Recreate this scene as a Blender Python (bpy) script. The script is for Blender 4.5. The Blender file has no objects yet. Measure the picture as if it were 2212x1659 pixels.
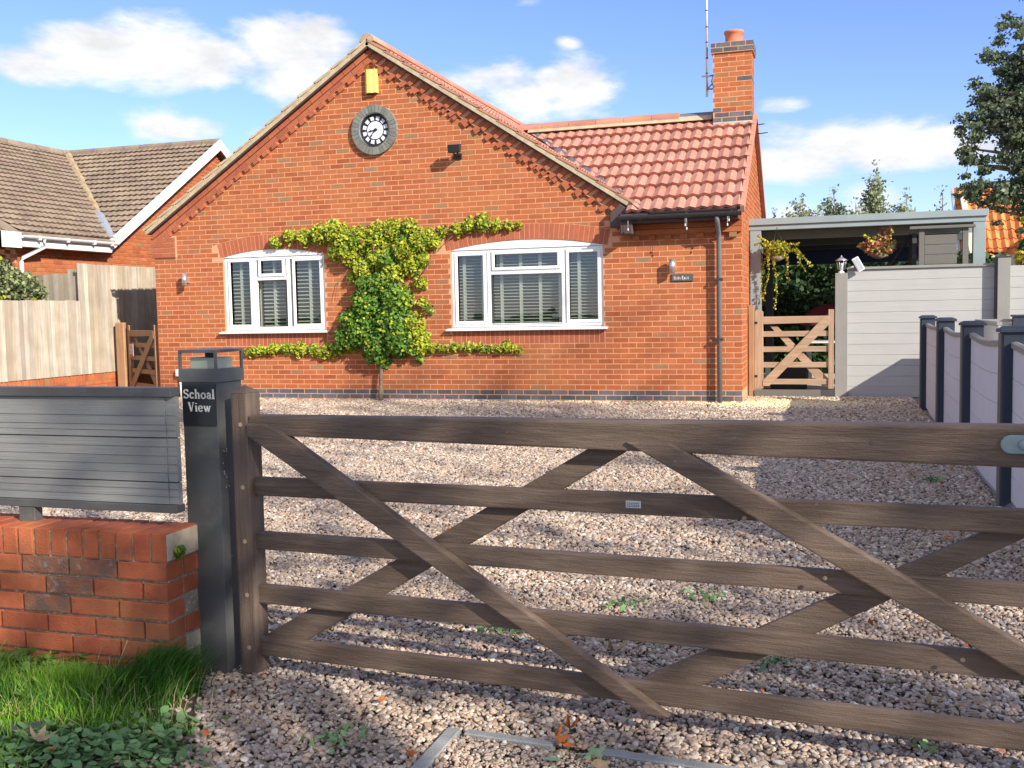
import bpy, bmesh, math, random
import numpy as np
from mathutils import Vector, Matrix

random.seed(7); rng = np.random.default_rng(11)
sc = bpy.context.scene
COL = sc.collection

# ------------------------------------------------------------------ camera
F = 3821.0 / 3840.0
CAM = Vector((1.162, -14.287, 1.181))
_yaw, _pit, _rol = -0.30418, -0.07318, -0.02006
_f = Vector((math.sin(_yaw)*math.cos(_pit), math.cos(_yaw)*math.cos(_pit), math.sin(_pit)))
_r0 = Vector((math.cos(_yaw), -math.sin(_yaw), 0)); _u0 = _r0.cross(_f)
CR = _r0*math.cos(_rol) + _u0*math.sin(_rol); CU = _u0*math.cos(_rol) - _r0*math.sin(_rol); CF = _f
cd = bpy.data.cameras.new('camera'); cam = bpy.data.objects.new('camera', cd); COL.objects.link(cam)
m = Matrix((CR, CU, -CF)).transposed().to_4x4(); m.translation = CAM
cam.matrix_world = m; cd.sensor_width = 36; cd.lens = 36*F; cd.clip_end = 2000; cd.clip_start = 0.05
sc.camera = cam

# ------------------------------------------------------------------ light
SUN = Vector((1.5, -1.0, 0.95)).normalized()
sl = bpy.data.lights.new('sun', 'SUN'); sl.energy = 4.6; sl.angle = math.radians(0.53); sl.color = (1.0, 0.93, 0.82)
so = bpy.data.objects.new('sun', sl); COL.objects.link(so); so.rotation_euler = SUN.to_track_quat('Z', 'Y').to_euler(); so.location = (12, -10, 14)
sc.view_settings.view_transform = 'Standard'; sc.view_settings.look = 'None'
sc.view_settings.exposure = 0.68; sc.view_settings.gamma = 1.0; sc.view_settings.use_curve_mapping = False
sc.cycles.max_bounces = 7; sc.cycles.transparent_max_bounces = 10; sc.cycles.diffuse_bounces = 3

# ------------------------------------------------------------------ node helpers
class NT:
    def __init__(s, tree): s.t = tree; s.n = tree.nodes; s.l = tree.links
    def new(s, typ, **kw):
        n = s.n.new(typ)
        for k, v in kw.items(): setattr(n, k, v)
        return n
    def put(s, sock, v):
        if v is None: return
        if isinstance(v, bpy.types.NodeSocket): s.l.new(v, sock)
        else:
            try: sock.default_value = v
            except Exception: sock.default_value = (*v, 1.0) if len(v) == 3 else v
    def math(s, op, a, b=None, c=None, clamp=False):
        n = s.new('ShaderNodeMath', operation=op, use_clamp=clamp)
        s.put(n.inputs[0], a); s.put(n.inputs[1], b)
        if c is not None: s.put(n.inputs[2], c)
        return n.outputs[0]
    def vmath(s, op, a, b=None):
        n = s.new('ShaderNodeVectorMath', operation=op); s.put(n.inputs[0], a); s.put(n.inputs[1], b)
        return n.outputs['Value'] if op in ('LENGTH', 'DOT_PRODUCT', 'DISTANCE') else n.outputs[0]
    def mix(s, f, a, b, blend='MIX'):
        n = s.new('ShaderNodeMix', data_type='RGBA', blend_type=blend)
        s.put(n.inputs[0], f); s.put(n.inputs[6], a); s.put(n.inputs[7], b); return n.outputs[2]
    def ramp(s, f, stops, interp='LINEAR'):
        n = s.new('ShaderNodeValToRGB'); r = n.color_ramp; r.interpolation = interp
        while len(r.elements) < len(stops): r.elements.new(0.5)
        for e, (p, c) in zip(r.elements, stops): e.position = p; e.color = (*c, 1) if len(c) == 3 else c
        s.put(n.inputs[0], f); return n.outputs[0]
    def noise(s, vec, scale, detail=3, rough=0.55, dist=0.0):
        n = s.new('ShaderNodeTexNoise'); s.put(n.inputs['Vector'], vec); n.inputs['Scale'].default_value = scale
        n.inputs['Detail'].default_value = detail; n.inputs['Roughness'].default_value = rough; n.inputs['Distortion'].default_value = dist
        return n.outputs[0]
    def map(s, v, a, b, c=0.0, d=1.0, smooth=False):
        n = s.new('ShaderNodeMapRange'); n.clamp = True
        if smooth: n.interpolation_type = 'SMOOTHSTEP'
        s.put(n.inputs[0], v)
        for i, q in enumerate((a, b, c, d)): s.put(n.inputs[i+1], q)
        return n.outputs[0]

MATS = {}
def mat(name, base, rough=0.6, var=0.12, vscale=4.0, bump=0.15, bscale=60, spec=0.4, rnd=0.0, rndcol=None,
        streak=None, dirt=None, metal=0.0, weather=None, coat=0.0, transl=0.0, hue=0.0):
    """One procedural surface: noise-broken base colour, random shift per piece, grain, dirt, fine relief."""
    if name in MATS: return MATS[name]
    M = bpy.data.materials.new(name); M.use_nodes = True; t = NT(M.node_tree)
    b = t.n['Principled BSDF']
    tc = t.new('ShaderNodeTexCoord'); P = t.new('ShaderNodeNewGeometry').outputs['Position']; O = tc.outputs['Object']
    oi = t.new('ShaderNodeObjectInfo').outputs['Random']; isl = t.new('ShaderNodeNewGeometry').outputs['Random Per Island']
    R = t.math('FRACT', t.math('ADD', t.math('MULTIPLY', oi, 7.31), t.math('MULTIPLY', isl, 5.77)))
    R2 = t.math('FRACT', t.math('MULTIPLY', R, 13.7))
    col = (*base, 1)
    if rndcol:
        col = t.ramp(R, rndcol, 'LINEAR')
    n1 = t.noise(P, vscale, 4)
    k = t.map(n1, 0.3, 0.7, 1-var, 1+var)
    col = t.mix(1.0, col, t.new('ShaderNodeCombineColor').outputs[0], 'MULTIPLY') if False else col
    cc = t.new('ShaderNodeCombineColor')
    kk = t.math('MULTIPLY', k, t.math('ADD', 1-rnd, t.math('MULTIPLY', R2, 2*rnd))) if rnd else k
    for i in range(3): t.l.new(kk, cc.inputs[i])
    col = t.mix(1.0, col, cc.outputs[0], 'MULTIPLY')
    if hue:
        col = t.mix(t.map(t.noise(P, vscale*0.37+1.3, 2), 0.35, 0.65, 0, hue), col, (base[0]*1.15, base[1]*0.85, base[2]*0.7, 1))
    bh = t.noise(P, bscale, 3, 0.6)
    if streak:   # (axis vec scale, colour, amount): wood grain / vertical runs in the piece's own space
        sv, scol, amt = streak
        mp = t.new('ShaderNodeMapping'); t.l.new(O, mp.inputs[0]); mp.inputs['Scale'].default_value = sv
        add = t.new('ShaderNodeVectorMath', operation='ADD'); t.l.new(mp.outputs[0], add.inputs[0])
        cb = t.new('ShaderNodeCombineXYZ'); t.l.new(t.math('MULTIPLY', R, 37.0), cb.inputs[0]); t.l.new(t.math('MULTIPLY', R, 91.0), cb.inputs[2]); t.l.new(cb.outputs[0], add.inputs[1])
        g = t.noise(add.outputs[0], 1.0, 5, 0.6, 0.6)
        col = t.mix(t.map(g, 0.42, 0.66, 0, amt), col, (*scol, 1))
        g2 = t.noise(add.outputs[0], 3.3, 3, 0.6, 0.3)
        bh = t.math('ADD', t.math('MULTIPLY', g2, 1.4), t.math('MULTIPLY', bh, 0.5))
    if dirt:     # (colour, scale, threshold, amount)
        dc, ds, dt, da = dirt
        col = t.mix(t.map(t.noise(P, ds, 6, 0.62), dt, dt+0.16, 0, da), col, (*dc, 1))
    if weather:  # second, larger patches
        dc, ds, dt, da = weather
        col = t.mix(t.map(t.noise(P, ds, 3, 0.5), dt, dt+0.2, 0, da), col, (*dc, 1))
    t.put(b.inputs['Base Color'], col)
    t.put(b.inputs['Roughness'], t.map(n1, 0.2, 0.8, max(0.02, rough-0.08), min(1, rough+0.08)))
    b.inputs['Specular IOR Level'].default_value = spec; b.inputs['Metallic'].default_value = metal
    if coat: b.inputs['Coat Weight'].default_value = coat
    if bump:
        bn = t.new('ShaderNodeBump'); bn.inputs['Strength'].default_value = bump; bn.inputs['Distance'].default_value = 0.01
        t.l.new(bh, bn.inputs['Height']); t.l.new(bn.outputs[0], b.inputs['Normal'])
    if transl:
        out = t.n['Material Output']; tr = t.new('ShaderNodeBsdfTranslucent'); t.put(tr.inputs[0], col)
        ms = t.new('ShaderNodeMixShader'); ms.inputs[0].default_value = transl
        t.l.new(b.outputs[0], ms.inputs[1]); t.l.new(tr.outputs[0], ms.inputs[2]); t.l.new(ms.outputs[0], out.inputs[0])
    MATS[name] = M; return M

# ------------------------------------------------------------------ world: physical sky with clouds
def ray(px, py):   # direction through a point of a 2212x1659 frame
    return (CF + CR*((px-1106)/1106*0.5/F*1.0) - CU*((py-829.5)/1106*0.5/F)).normalized()
def build_world():
    W = bpy.data.worlds.new('World'); sc.world = W; W.use_nodes = True; t = NT(W.node_tree)
    bg = t.n['Background']
    sky = t.new('ShaderNodeTexSky', sky_type='NISHITA'); sky.sun_disc = False
    sky.sun_elevation = math.asin(SUN.z); sky.sun_rotation = math.atan2(SUN.x, SUN.y)
    sky.altitude = 60; sky.air_density = 1.0; sky.dust_density = 0.0; sky.ozone_density = 1.5
    d = t.new('ShaderNodeTexCoord').outputs['Generated']
    sx = t.new('ShaderNodeSeparateXYZ'); t.l.new(d, sx.inputs[0])
    az = t.math('ARCTAN2', sx.outputs[0], sx.outputs[1]); el = t.math('ARCSINE', sx.outputs[2])
    # soft banks of fair-weather cloud, each at its own bearing and height
    banks = [(60,140,150,55,1),(190,115,200,72,1),(330,110,190,80,1),(470,130,170,70,1),(600,105,170,70,1),(700,90,110,60,1),(610,185,120,55,1),
             (545,290,60,40,.5),(390,272,130,42,1.0),(330,285,90,30,.8),(1100,160,150,60,.8),(1225,190,130,90,1),(1150,215,110,60,1),(1280,230,70,50,.7),
             (1228,95,42,22,.8),(950,45,90,40,.55),(1150,5,60,20,.5),(1700,225,110,30,.7),(1840,295,170,65,1),(1960,325,190,56,1),(1720,350,190,66,.85),(1700,290,120,50,.8),
             (2080,325,130,40,.9),(1900,430,110,60,.8),(1700,470,120,60,.6),(760,200,60,35,.5)]
    mask = None
    for (x, y, rx, ry, w) in banks:
        v = ray(x, y); a0 = math.atan2(v.x, v.y); e0 = math.asin(v.z)
        fx = 1/(rx/2212/F*1.05); fy = 1/(ry/2212/F*1.05)
        q = t.math('ADD', t.math('POWER', t.math('MULTIPLY', t.math('SUBTRACT', az, a0), fx), 2.0), t.math('POWER', t.math('MULTIPLY', t.math('SUBTRACT', el, e0), fy), 2.0))
        g = t.math('MULTIPLY', t.math('EXPONENT', t.math('MULTIPLY', q, -1.0)), w)
        mask = g if mask is None else t.math('MAXIMUM', mask, g)
    # unseen clouds outside the view, thickened to lift the fill light
    mp = t.new('ShaderNodeMapping'); t.l.new(d, mp.inputs[0]); mp.inputs['Scale'].default_value = (1, 1, 2.6)
    inview = t.map(t.math('ABSOLUTE', t.math('SUBTRACT', az, _yaw)), 0.50, 0.66, 0, 1, True)
    gen = t.math('MULTIPLY', t.map(t.noise(mp.outputs[0], 2.6, 3, 0.5), 0.36, 0.56, 0, 0.95), inview)
    mask = t.math('MAXIMUM', mask, gen)
    n1 = t.noise(mp.outputs[0], 8.0, 9, 0.6, 0.3); n2 = t.noise(mp.outputs[0], 22.0, 6, 0.6)
    dens = t.math('ADD', t.math('MULTIPLY', mask, 1.0), t.math('ADD', t.math('MULTIPLY', t.math('SUBTRACT', n1, 0.5), 1.7), t.math('MULTIPLY', t.math('SUBTRACT', n2, 0.5), 0.35)))
    dens = t.map(dens, 0.42, 0.92, 0, 0.96, True)
    dens = t.math('MULTIPLY', dens, t.map(mask, 0.08, 0.3, 0, 1, True))
    shade = t.map(t.noise(mp.outputs[0], 11.0, 7, 0.62), 0.38, 0.62, 0.80, 1.03)
    cl = t.new('ShaderNodeCombineColor')
    for i, k in enumerate((4.6, 4.55, 4.5)): t.l.new(t.math('MULTIPLY', shade, k), cl.inputs[i])
    skyc = t.mix(1.0, sky.outputs[0], (0.57, 0.625, 0.98, 1), 'MULTIPLY')
    c = t.mix(dens, skyc, cl.outputs[0])
    t.l.new(c, bg.inputs[0]); bg.inputs[1].default_value = 0.15
build_world()

# ------------------------------------------------------------------ object helpers
def tag(o, label=None, cat=None, group=None, kind=None):
    if label: o['label'] = label
    if cat: o['category'] = cat
    if group: o['group'] = group
    if kind: o['kind'] = kind
    return o
def empty(name, loc=(0, 0, 0), label=None, cat=None, group=None):
    o = bpy.data.objects.new(name, None); COL.objects.link(o); o.location = loc; o.empty_display_size = 0.1
    return tag(o, label, cat, group)
def link(name, me, M, parent=None, loc=None):
    o = bpy.data.objects.new(name, me); COL.objects.link(o)
    if M is not None and not me.materials:
        for q in (M if isinstance(M, (list, tuple)) else [M]): me.materials.append(q)
    if loc is not None: o.location = loc
    if parent is not None:
        o.parent = parent
        # parents stay unrotated and children are built in world coordinates
        o.location = Vector(o.location) - wloc(parent)
    return o
def wloc(o):
    v = Vector((0, 0, 0))
    while o is not None: v += Vector(o.location); o = o.parent
    return v
def copy_tree(o, parent=None, delta=(0, 0, 0)):
    c = o.copy(); COL.objects.link(c); c.parent = parent
    if parent is None: c.location = Vector(o.location) + Vector(delta)
    for ch in list(o.children): copy_tree(ch, c)
    return c

class MB:
    def __init__(s): s.v = []; s.f = []; s.mi = []; s.sm = []
    def add(s, vs, fs, mi=0, smooth=False):
        b = len(s.v); s.v += [tuple(q) for q in vs]
        for f in fs: s.f.append(tuple(b+i for i in f)); s.mi.append(mi); s.sm.append(smooth)
        return s
    def box(s, x0, x1, y0, y1, z0, z1, mi=0):
        vs = [(x, y, z) for x in (x0, x1) for y in (y0, y1) for z in (z0, z1)]
        return s.add(vs, [(0,1,3,2),(4,6,7,5),(0,4,5,1),(2,3,7,6),(0,2,6,4),(1,5,7,3)], mi)
    def prism(s, poly, P, w0, w1, mi=0):
        """poly in (u,v), mapped by P(u,v,w), extruded from w0 to w1"""
        n = len(poly); vs = [P(u, v, w0) for u, v in poly] + [P(u, v, w1) for u, v in poly]
        fs = [tuple(range(n)), tuple(range(2*n-1, n-1, -1))] + [(i, (i+1) % n, n+(i+1) % n, n+i) for i in range(n)]
        return s.add(vs, fs, mi)
    def tube(s, pts, r, seg=8, mi=0, cap=True, smooth=True):
        pts = [Vector(p) for p in pts]; n = len(pts); rr = r if isinstance(r, (list, tuple)) else [r]*n
        vs = []; up = Vector((0.123, 0.345, 0.93))
        for i, p in enumerate(pts):
            d = (pts[min(i+1, n-1)] - pts[max(i-1, 0)]).normalized()
            a = d.cross(up); a = a.normalized() if a.length > 1e-4 else d.orthogonal().normalized(); b = d.cross(a)
            for k in range(seg):
                t = 2*math.pi*k/seg; vs.append(p + a*math.cos(t)*rr[i] + b*math.sin(t)*rr[i])
        fs = [(i*seg+k, i*seg+(k+1) % seg, (i+1)*seg+(k+1) % seg, (i+1)*seg+k) for i in range(n-1) for k in range(seg)]
        s.add(vs, fs, mi, smooth)
        if cap:
            b = len(s.v) - len(vs)
            for q in (tuple(b+k for k in range(seg)), tuple(b+(n-1)*seg+k for k in range(seg-1, -1, -1))):
                s.f.append(q); s.mi.append(mi); s.sm.append(False)
        return s
    def lathe(s, c, prof, seg=16, mi=0, axis='z', smooth=True, cap=True):
        vs = []
        for r, h in prof:
            for k in range(seg):
                t = 2*math.pi*k/seg; a, b = r*math.cos(t), r*math.sin(t)
                vs.append((c[0]+a, c[1]+b, c[2]+h) if axis == 'z' else (c[0]+a, c[1]+h, c[2]+b))
        n = len(prof)
        s.add(vs, [(i*seg+k, i*seg+(k+1) % seg, (i+1)*seg+(k+1) % seg, (i+1)*seg+k) for i in range(n-1) for k in range(seg)], mi, smooth)
        b = len(s.v) - len(vs)
        if not cap: return s
        s.f.append(tuple(b+k for k in range(seg))); s.mi.append(mi); s.sm.append(False)
        s.f.append(tuple(b+(n-1)*seg+k for k in range(seg))); s.mi.append(mi); s.sm.append(False)
        return s
    def mesh(s, name, bevel=0.0, segs=1):
        me = bpy.data.meshes.new(name); me.from_pydata(s.v, [], s.f)
        me.polygons.foreach_set('material_index', s.mi); me.polygons.foreach_set('use_smooth', s.sm)
        bm = bmesh.new(); bm.from_mesh(me)
        bmesh.ops.recalc_face_normals(bm, faces=bm.faces)
        if bevel:
            es = [e for e in bm.edges if len(e.link_faces) == 2 and e.calc_face_angle(0) > 0.6]
            bmesh.ops.bevel(bm, geom=es, offset=bevel, segments=segs, affect='EDGES', profile=0.6)
        bm.to_mesh(me); bm.free(); me.update(); return me
    def build(s, name, M, parent=None, bevel=0.0, segs=1):
        return link(name, s.mesh(name, bevel, segs), M, parent)
def I(x, y, z): return (x, y, z)

def clip(poly, n, d):
    """keep the part where n.p <= d"""
    out = []; N = len(poly)
    for i in range(N):
        a, b = poly[i], poly[(i+1) % N]; da = a[0]*n[0]+a[1]*n[1]-d; db = b[0]*n[0]+b[1]*n[1]-d
        if da <= 0: out.append(a)
        if (da < 0 < db) or (db < 0 < da):
            t = da/(da-db); out.append((a[0]+(b[0]-a[0])*t, a[1]+(b[1]-a[1])*t))
    return out
def area(p):
    return abs(sum(p[i][0]*p[(i+1) % len(p)][1]-p[(i+1) % len(p)][0]*p[i][1] for i in range(len(p))))/2 if len(p) > 2 else 0
def bricks(u0, u1, r0, r1, half=(), rects=(), circles=(), ends='right', ch=0.075, bl=0.225, j=0.0125, phase=0.0, vbase=0.0):
    """stretcher bond between u0..u1 for courses r0..r1; returns convex polygons"""
    out = []
    for r in range(r0, r1):
        v0 = vbase+r*ch+j/2; v1 = vbase+(r+1)*ch-j/2
        off = (0.5 if (r % 2 == 0) else 0.0) + phase
        k = 0
        while True:
            a = u1-(k+1-off)*bl; b = a+bl
            if b <= u0+0.02: break
            a2, b2 = max(a+j/2, u0), min(b-j/2, u1)
            k += 1
            if b2-a2 < 0.02: continue
            segs = [(a2, b2)]
            for (ra, rb, rc, rd) in rects:      # x0,x1,z0,z1
                if v1 <= rc+0.004 or v0 >= rd-0.004: continue
                ns = []
                for (p, q) in segs:
                    if q <= ra or p >= rb: ns.append((p, q)); continue
                    if p < ra-j-0.02: ns.append((p, ra-j*0.6))
                    if q > rb+j+0.02: ns.append((rb+j*0.6, q))
                segs = ns
            for (p, q) in segs:
                poly = [(p, v0), (q, v0), (q, v1), (p, v1)]
                for n, d in half: poly = clip(poly, n, d)
                for (cx, cz, R, lo, hi) in circles:
                    if len(poly) < 3: break
                    mx = sum(c[0] for c in poly)/len(poly); mz = sum(c[1] for c in poly)/len(poly)
                    if lo > -90 and (not (lo-0.3 < mx < hi+0.3) or mz < 2.0): continue
                    if min(math.hypot(c[0]-cx, c[1]-cz) for c in poly) < R:
                        if lo > -90 and (q < lo or p > hi): continue
                        L = math.hypot(mx-cx, mz-cz); n = ((mx-cx)/L, (mz-cz)/L)
                        poly = clip(poly, (-n[0], -n[1]), -(n[0]*cx+n[1]*cz)-R)
                if len(poly) > 2 and area(poly) > 0.0009: out.append(poly)
    return out
CACHE = {}
def lay(polys, P, parent, M, name, depth=0.012, limit=300, wobble=0.0012, key=None, stuff_name=None, bevel=0.0):
    """the `limit` pieces that show largest become parts of their own, the rest one stuff part"""
    def px(poly):
        c = Vector(P(sum(p[0] for p in poly)/len(poly), sum(p[1] for p in poly)/len(poly), 0))
        z = (c-CAM).dot(CF)
        if z < 0.3: return 0
        x = (c-CAM).dot(CR)/z*F; y = (c-CAM).dot(CU)/z*F
        return area(poly)/z**2 * (1 if abs(x) < 0.52 and abs(y) < 0.4 else 0.001)
    polys = sorted(polys, key=lambda p: -px(p)); objs = []
    for poly in polys[:limit]:
        cx = sum(p[0] for p in poly)/len(poly); cv = sum(p[1] for p in poly)/len(poly)
        sig = (name, parent.name if key is None else key, round(depth, 4), tuple((round(p[0]-cx, 3), round(p[1]-cv, 3)) for p in poly))
        me = CACHE.get(sig)
        o0 = Vector(P(0, 0, 0))
        if me is None:
            mb = MB(); mb.prism([(p[0]-cx, p[1]-cv) for p in poly], lambda u, v, w: tuple(Vector(P(u, v, w))-o0), 0, depth)
            me = mb.mesh(name, bevel); me.materials.append(M); CACHE[sig] = me
        n = (Vector(P(0, 0, 1))-o0).normalized()*random.uniform(-wobble, wobble)
        objs.append(link(name, me, None, parent, Vector(P(cx, cv, 0))+n))
    rest = polys[limit:]
    if rest:
        mb = MB()
        for poly in rest:
            w = random.uniform(-wobble, wobble); mb.prism(poly, P, w, depth+w)
        tag(mb.build(stuff_name or name+'work', M, parent), kind='stuff')
    return objs

def leaf_mesh(name, pts, size, M, aspect=1.5, normals=None, droop=0.3, jit=0.4, mats=None, shape='leaf'):
    """many small folded leaves; pts (n,3)"""
    pts = np.asarray(pts, float); n = len(pts); s = size*(1+jit*(rng.random(n)*2-1))
    a = rng.normal(size=(n, 3)); a[:, 2] -= droop; a /= np.linalg.norm(a, axis=1)[:, None]
    nn = rng.normal(size=(n, 3)) if normals is None else np.asarray(normals) + rng.normal(size=(n, 3))*0.55
    b = np.cross(a, nn); b /= np.linalg.norm(b, axis=1)[:, None]+1e-9; c = np.cross(a, b)
    s = s[:, None]
    v0 = pts - a*s*aspect*0.5; v1 = pts + b*s*0.5 + c*s*0.12 - a*s*.1; v2 = pts + a*s*aspect*0.5 - c*s*0.08; v3 = pts - b*s*0.5 + c*s*0.12 - a*s*.1
    V = np.stack([v0, v1, v2, v3], 1).reshape(-1, 3)
    me = bpy.data.meshes.new(name); me.vertices.add(4*n); me.vertices.foreach_set('co', V.ravel())
    me.loops.add(4*n); me.loops.foreach_set('vertex_index', np.arange(4*n, dtype=np.int32))
    me.polygons.add(n); me.polygons.foreach_set('loop_start', np.arange(0, 4*n, 4, dtype=np.int32))
    for q in (M if isinstance(M, (list, tuple)) else [M]): me.materials.append(q)
    if mats is not None: me.polygons.foreach_set('material_index', np.asarray(mats, dtype=np.int32))
    me.update(calc_edges=True); me.validate(); return me

# ------------------------------------------------------------------ materials
def srgb(r, g, b): return tuple(((c/255)/12.92 if c/255 <= .04045 else ((c/255+.055)/1.055)**2.4) for c in (r, g, b))
BR = [(0, (.35, .098, .040)), (.15, (.40, .116, .044)), (.35, (.44, .134, .050)), (.6, (.40, .124, .052)), (.8, (.45, .152, .060)), (.93, (.37, .135, .060)), (.975, (.32, .165, .08)), (1, (.28, .18, .10))]
M_brick = mat('red brick', (.42, .12, .045), .85, .10, 9, .25, 220, .2, rnd=.08, rndcol=BR, weather=((.50, .20, .07), .9, .5, .30))
M_brickdark = mat('rubbed red brick', (.46, .10, .055), .8, .08, 9, .2, 220, .2, rnd=.08, rndcol=[(0, (.38, .112, .058)), (.5, (.43, .135, .068)), (1, (.38, .11, .06))])
M_mortar = mat('cream mortar', (.68, .35, .205), .95, .08, 20, .4, 260, .1, hue=.2)
M_ring = mat('grey ring brick', (.20, .20, .175), .8, .12, 12, .3, 180, .2, rnd=.15)
M_blue = mat('blue engineering brick', (.10, .105, .115), .6, .2, 14, .2, 160, .4, rnd=.3, weather=((.3, .27, .2), 5, .6, .25))
M_mortarw = mat('pale mortar', (.62, .58, .5), .95, .1, 20, .4, 260, .1)
M_tile = mat('red concrete pantile', (.5, .19, .13), .92, .18, 3.0, .45, 140, .10, rnd=.09, rndcol=[(0, (.47, .20, .145)), (.4, (.53, .24, .175)), (.7, (.50, .235, .175)), (1, (.44, .20, .15))],
             dirt=((.66, .43, .33), 26, .54, .55), weather=((.40, .19, .14), 1.3, .55, .3))
M_tileold = mat('weathered brown tile', (.24, .17, .12), .9, .2, 3, .4, 120, .15, rnd=.14, rndcol=[(0, (.24, .18, .135)), (.5, (.28, .215, .155)), (1, (.24, .175, .14))],
                dirt=((.36, .31, .21), 15, .52, .7), weather=((.25, .145, .135), 1.1, .56, .6))
M_tileor = mat('orange clay pantile', (.62, .22, .07), .8, .15, 4, .3, 90, .2, rnd=.16, rndcol=[(0, (.58, .17, .05)), (.5, (.66, .25, .08)), (1, (.6, .2, .07))])
M_verge = mat('verge cement', (.50, .40, .26), .95, .2, 8, .5, 120, .1, dirt=((.25, .2, .14), 18, .58, .6))
M_ridge = mat('ridge tile', (.42, .30, .2), .9, .2, 6, .4, 100, .2, dirt=((.45, .42, .28), 20, .5, .7))
M_ridgered = mat('red ridge tile', (.47, .22, .15), .85, .15, 4, .3, 100, .2, rnd=.1, dirt=((.4, .36, .25), 22, .6, .5))
M_lead = mat('lead flashing', (.16, .17, .20), .5, .2, 9, .2, 60, .5)
M_upvc = mat('white window plastic', (.80, .80, .79), .32, .02, 5, 0, 60, .5)
M_shut = mat('cream shutter paint', (.72, .68, .56), .45, .03, 5, 0, 60, .4)
M_seal = mat('window gasket', (.05, .05, .055), .6, .05, 5, 0)
M_brown = mat('brown soffit plastic', (.085, .052, .05), .55, .1, 5, .05, 60, .4)
M_black = mat('black gutter plastic', (.035, .037, .042), .4, .1, 5, .03, 60, .5)
M_pipe = mat('grey downpipe', (.16, .155, .16), .4, .08, 5, .02, 60, .5)
M_anth = mat('anthracite coated metal', (.092, .094, .092), .42, .12, 6, .04, 90, .5, dirt=((.15, .16, .13), 7, .54, .55))
M_anthw = mat('anthracite composite', (.058, .062, .066), .62, .10, 5, .25, 200, .35, streak=((1.2, 30, 60), (.10, .105, .11), .35))
M_navy = mat('dark blue grey composite post', (.030, .040, .060), .55, .1, 5, .1, 120, .35, streak=((25, 25, 1.2), (.055, .065, .085), .3))
M_panelg = mat('grey composite board', (.27, .268, .25), .7, .08, 3, .3, 240, .3, streak=((1.0, 30, 75), (.34, .335, .315), .45), weather=((.22, .22, .215), 1.2, .5, .4))
M_panell = mat('pale grey composite board', (.64, .635, .66), .7, .04, 3, .2, 240, .3, streak=((1.0, 30, 70), (.70, .70, .71), .5))
M_panelw = mat('light grey composite board', (.43, .425, .405), .7, .04, 3, .2, 240, .3, streak=((1.0, 30, 70), (.50, .49, .465), .5))
M_postg = mat('grey composite post', (.265, .258, .235), .65, .06, 3, .2, 200, .3, streak=((30, 30, 1.0), (.31, .30, .275), .4))
M_screen = mat('warm grey screen board', (.15, .143, .125), .7, .06, 3, .15, 200, .3, streak=((1.0, 30, 70), (.18, .17, .15), .4))
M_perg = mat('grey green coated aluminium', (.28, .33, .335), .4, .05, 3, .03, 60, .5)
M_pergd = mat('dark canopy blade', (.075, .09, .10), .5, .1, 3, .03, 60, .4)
M_blueawn = mat('navy awning cloth', (.02, .035, .085), .8, .15, 3, .1, 120, .2)
M_gatewood = mat('stained gate timber', (.115, .078, .055), .6, .16, 5, .35, 160, .4, rnd=.10, streak=((1.6, 26, 34), (.205, .15, .11), .6), dirt=((.30, .26, .21), 34, .67, .6), weather=((.092, .062, .047), 3, .52, .5))
M_gateup = mat('stained gate timber upright', (.115, .078, .056), .6, .16, 5, .35, 160, .4, rnd=.08, streak=((28, 28, 1.8), (.20, .148, .108), .6), weather=((.09, .062, .048), 4, .55, .5))
M_ltwood = mat('light gate timber', (.36, .245, .16), .7, .08, 4, .2, 150, .3, rnd=.06, streak=((2, 24, 30), (.60, .43, .28), .5))
M_ltwoodv = mat('light gate timber upright', (.35, .24, .155), .7, .08, 4, .2, 150, .3, rnd=.06, streak=((24, 24, 2), (.58, .42, .28), .5))
M_redwood = mat('brown stained post', (.36, .20, .105), .7, .1, 4, .2, 150, .3, streak=((24, 24, 2), (.45, .27, .15), .6))
M_fence = mat('silvered featheredge board', (.50, .42, .31), .85, .16, 3, .35, 140, .15, rnd=.17, rndcol=[(0, (.33, .265, .19)), (.4, (.43, .36, .27)), (.75, (.50, .44, .36)), (1, (.32, .28, .235))], streak=((26, 26, 1.2), (.27, .22, .17), .7), dirt=((.26, .2, .14), 22, .70, .7))
M_silver = mat('brushed steel', (.62, .61, .62), .3, .04, 4, .02, 60, .5, metal=.8)
M_galv = mat('galvanised metal', (.55, .58, .6), .45, .1, 9, .05, 60, .5, metal=.5)
M_hinge = mat('grey green hinge strap', (.22, .29, .30), .45, .12, 12, .1, 90, .5, dirt=((.12, .15, .15), 25, .6, .5))
M_yellow = mat('yellow alarm plastic', (.85, .66, .16), .35, .04, 4, 0, 60, .5)
M_black2 = mat('black plastic', (.02, .02, .025), .45, .1, 4, 0)
M_white2 = mat('white enamel', (.78, .78, .78), .4, .04, 4, 0)
M_face = mat('clock face enamel', (.72, .74, .78), .35, .04, 4, 0)
M_pot = mat('clay chimney pot', (.52, .20, .12), .8, .12, 6, .2, 120, .2)
M_cement = mat('grey cement flaunching', (.42, .43, .38), .95, .25, 12, .5, 80, .1, dirt=((.62, .62, .58), 30, .55, .7))
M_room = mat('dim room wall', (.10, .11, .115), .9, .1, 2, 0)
M_hedge = mat('dark hedge leaf', (.035, .075, .022), .55, .2, 6, 0, 60, .4, rnd=.45, transl=.12)
M_leafd = mat('green creeper leaf', (.11, .235, .03), .5, .2, 9, 0, 60, .4, rnd=.35, transl=.3)
M_leafy = mat('yellowish green leaf', (.46, .50, .04), .5, .12, 9, 0, 60, .4, rnd=.28, transl=.32)
M_leafp = mat('purple tinged shoot', (.20, .09, .05), .6, .2, 9, 0, 60, .3, rnd=.3, transl=.2)
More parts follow.
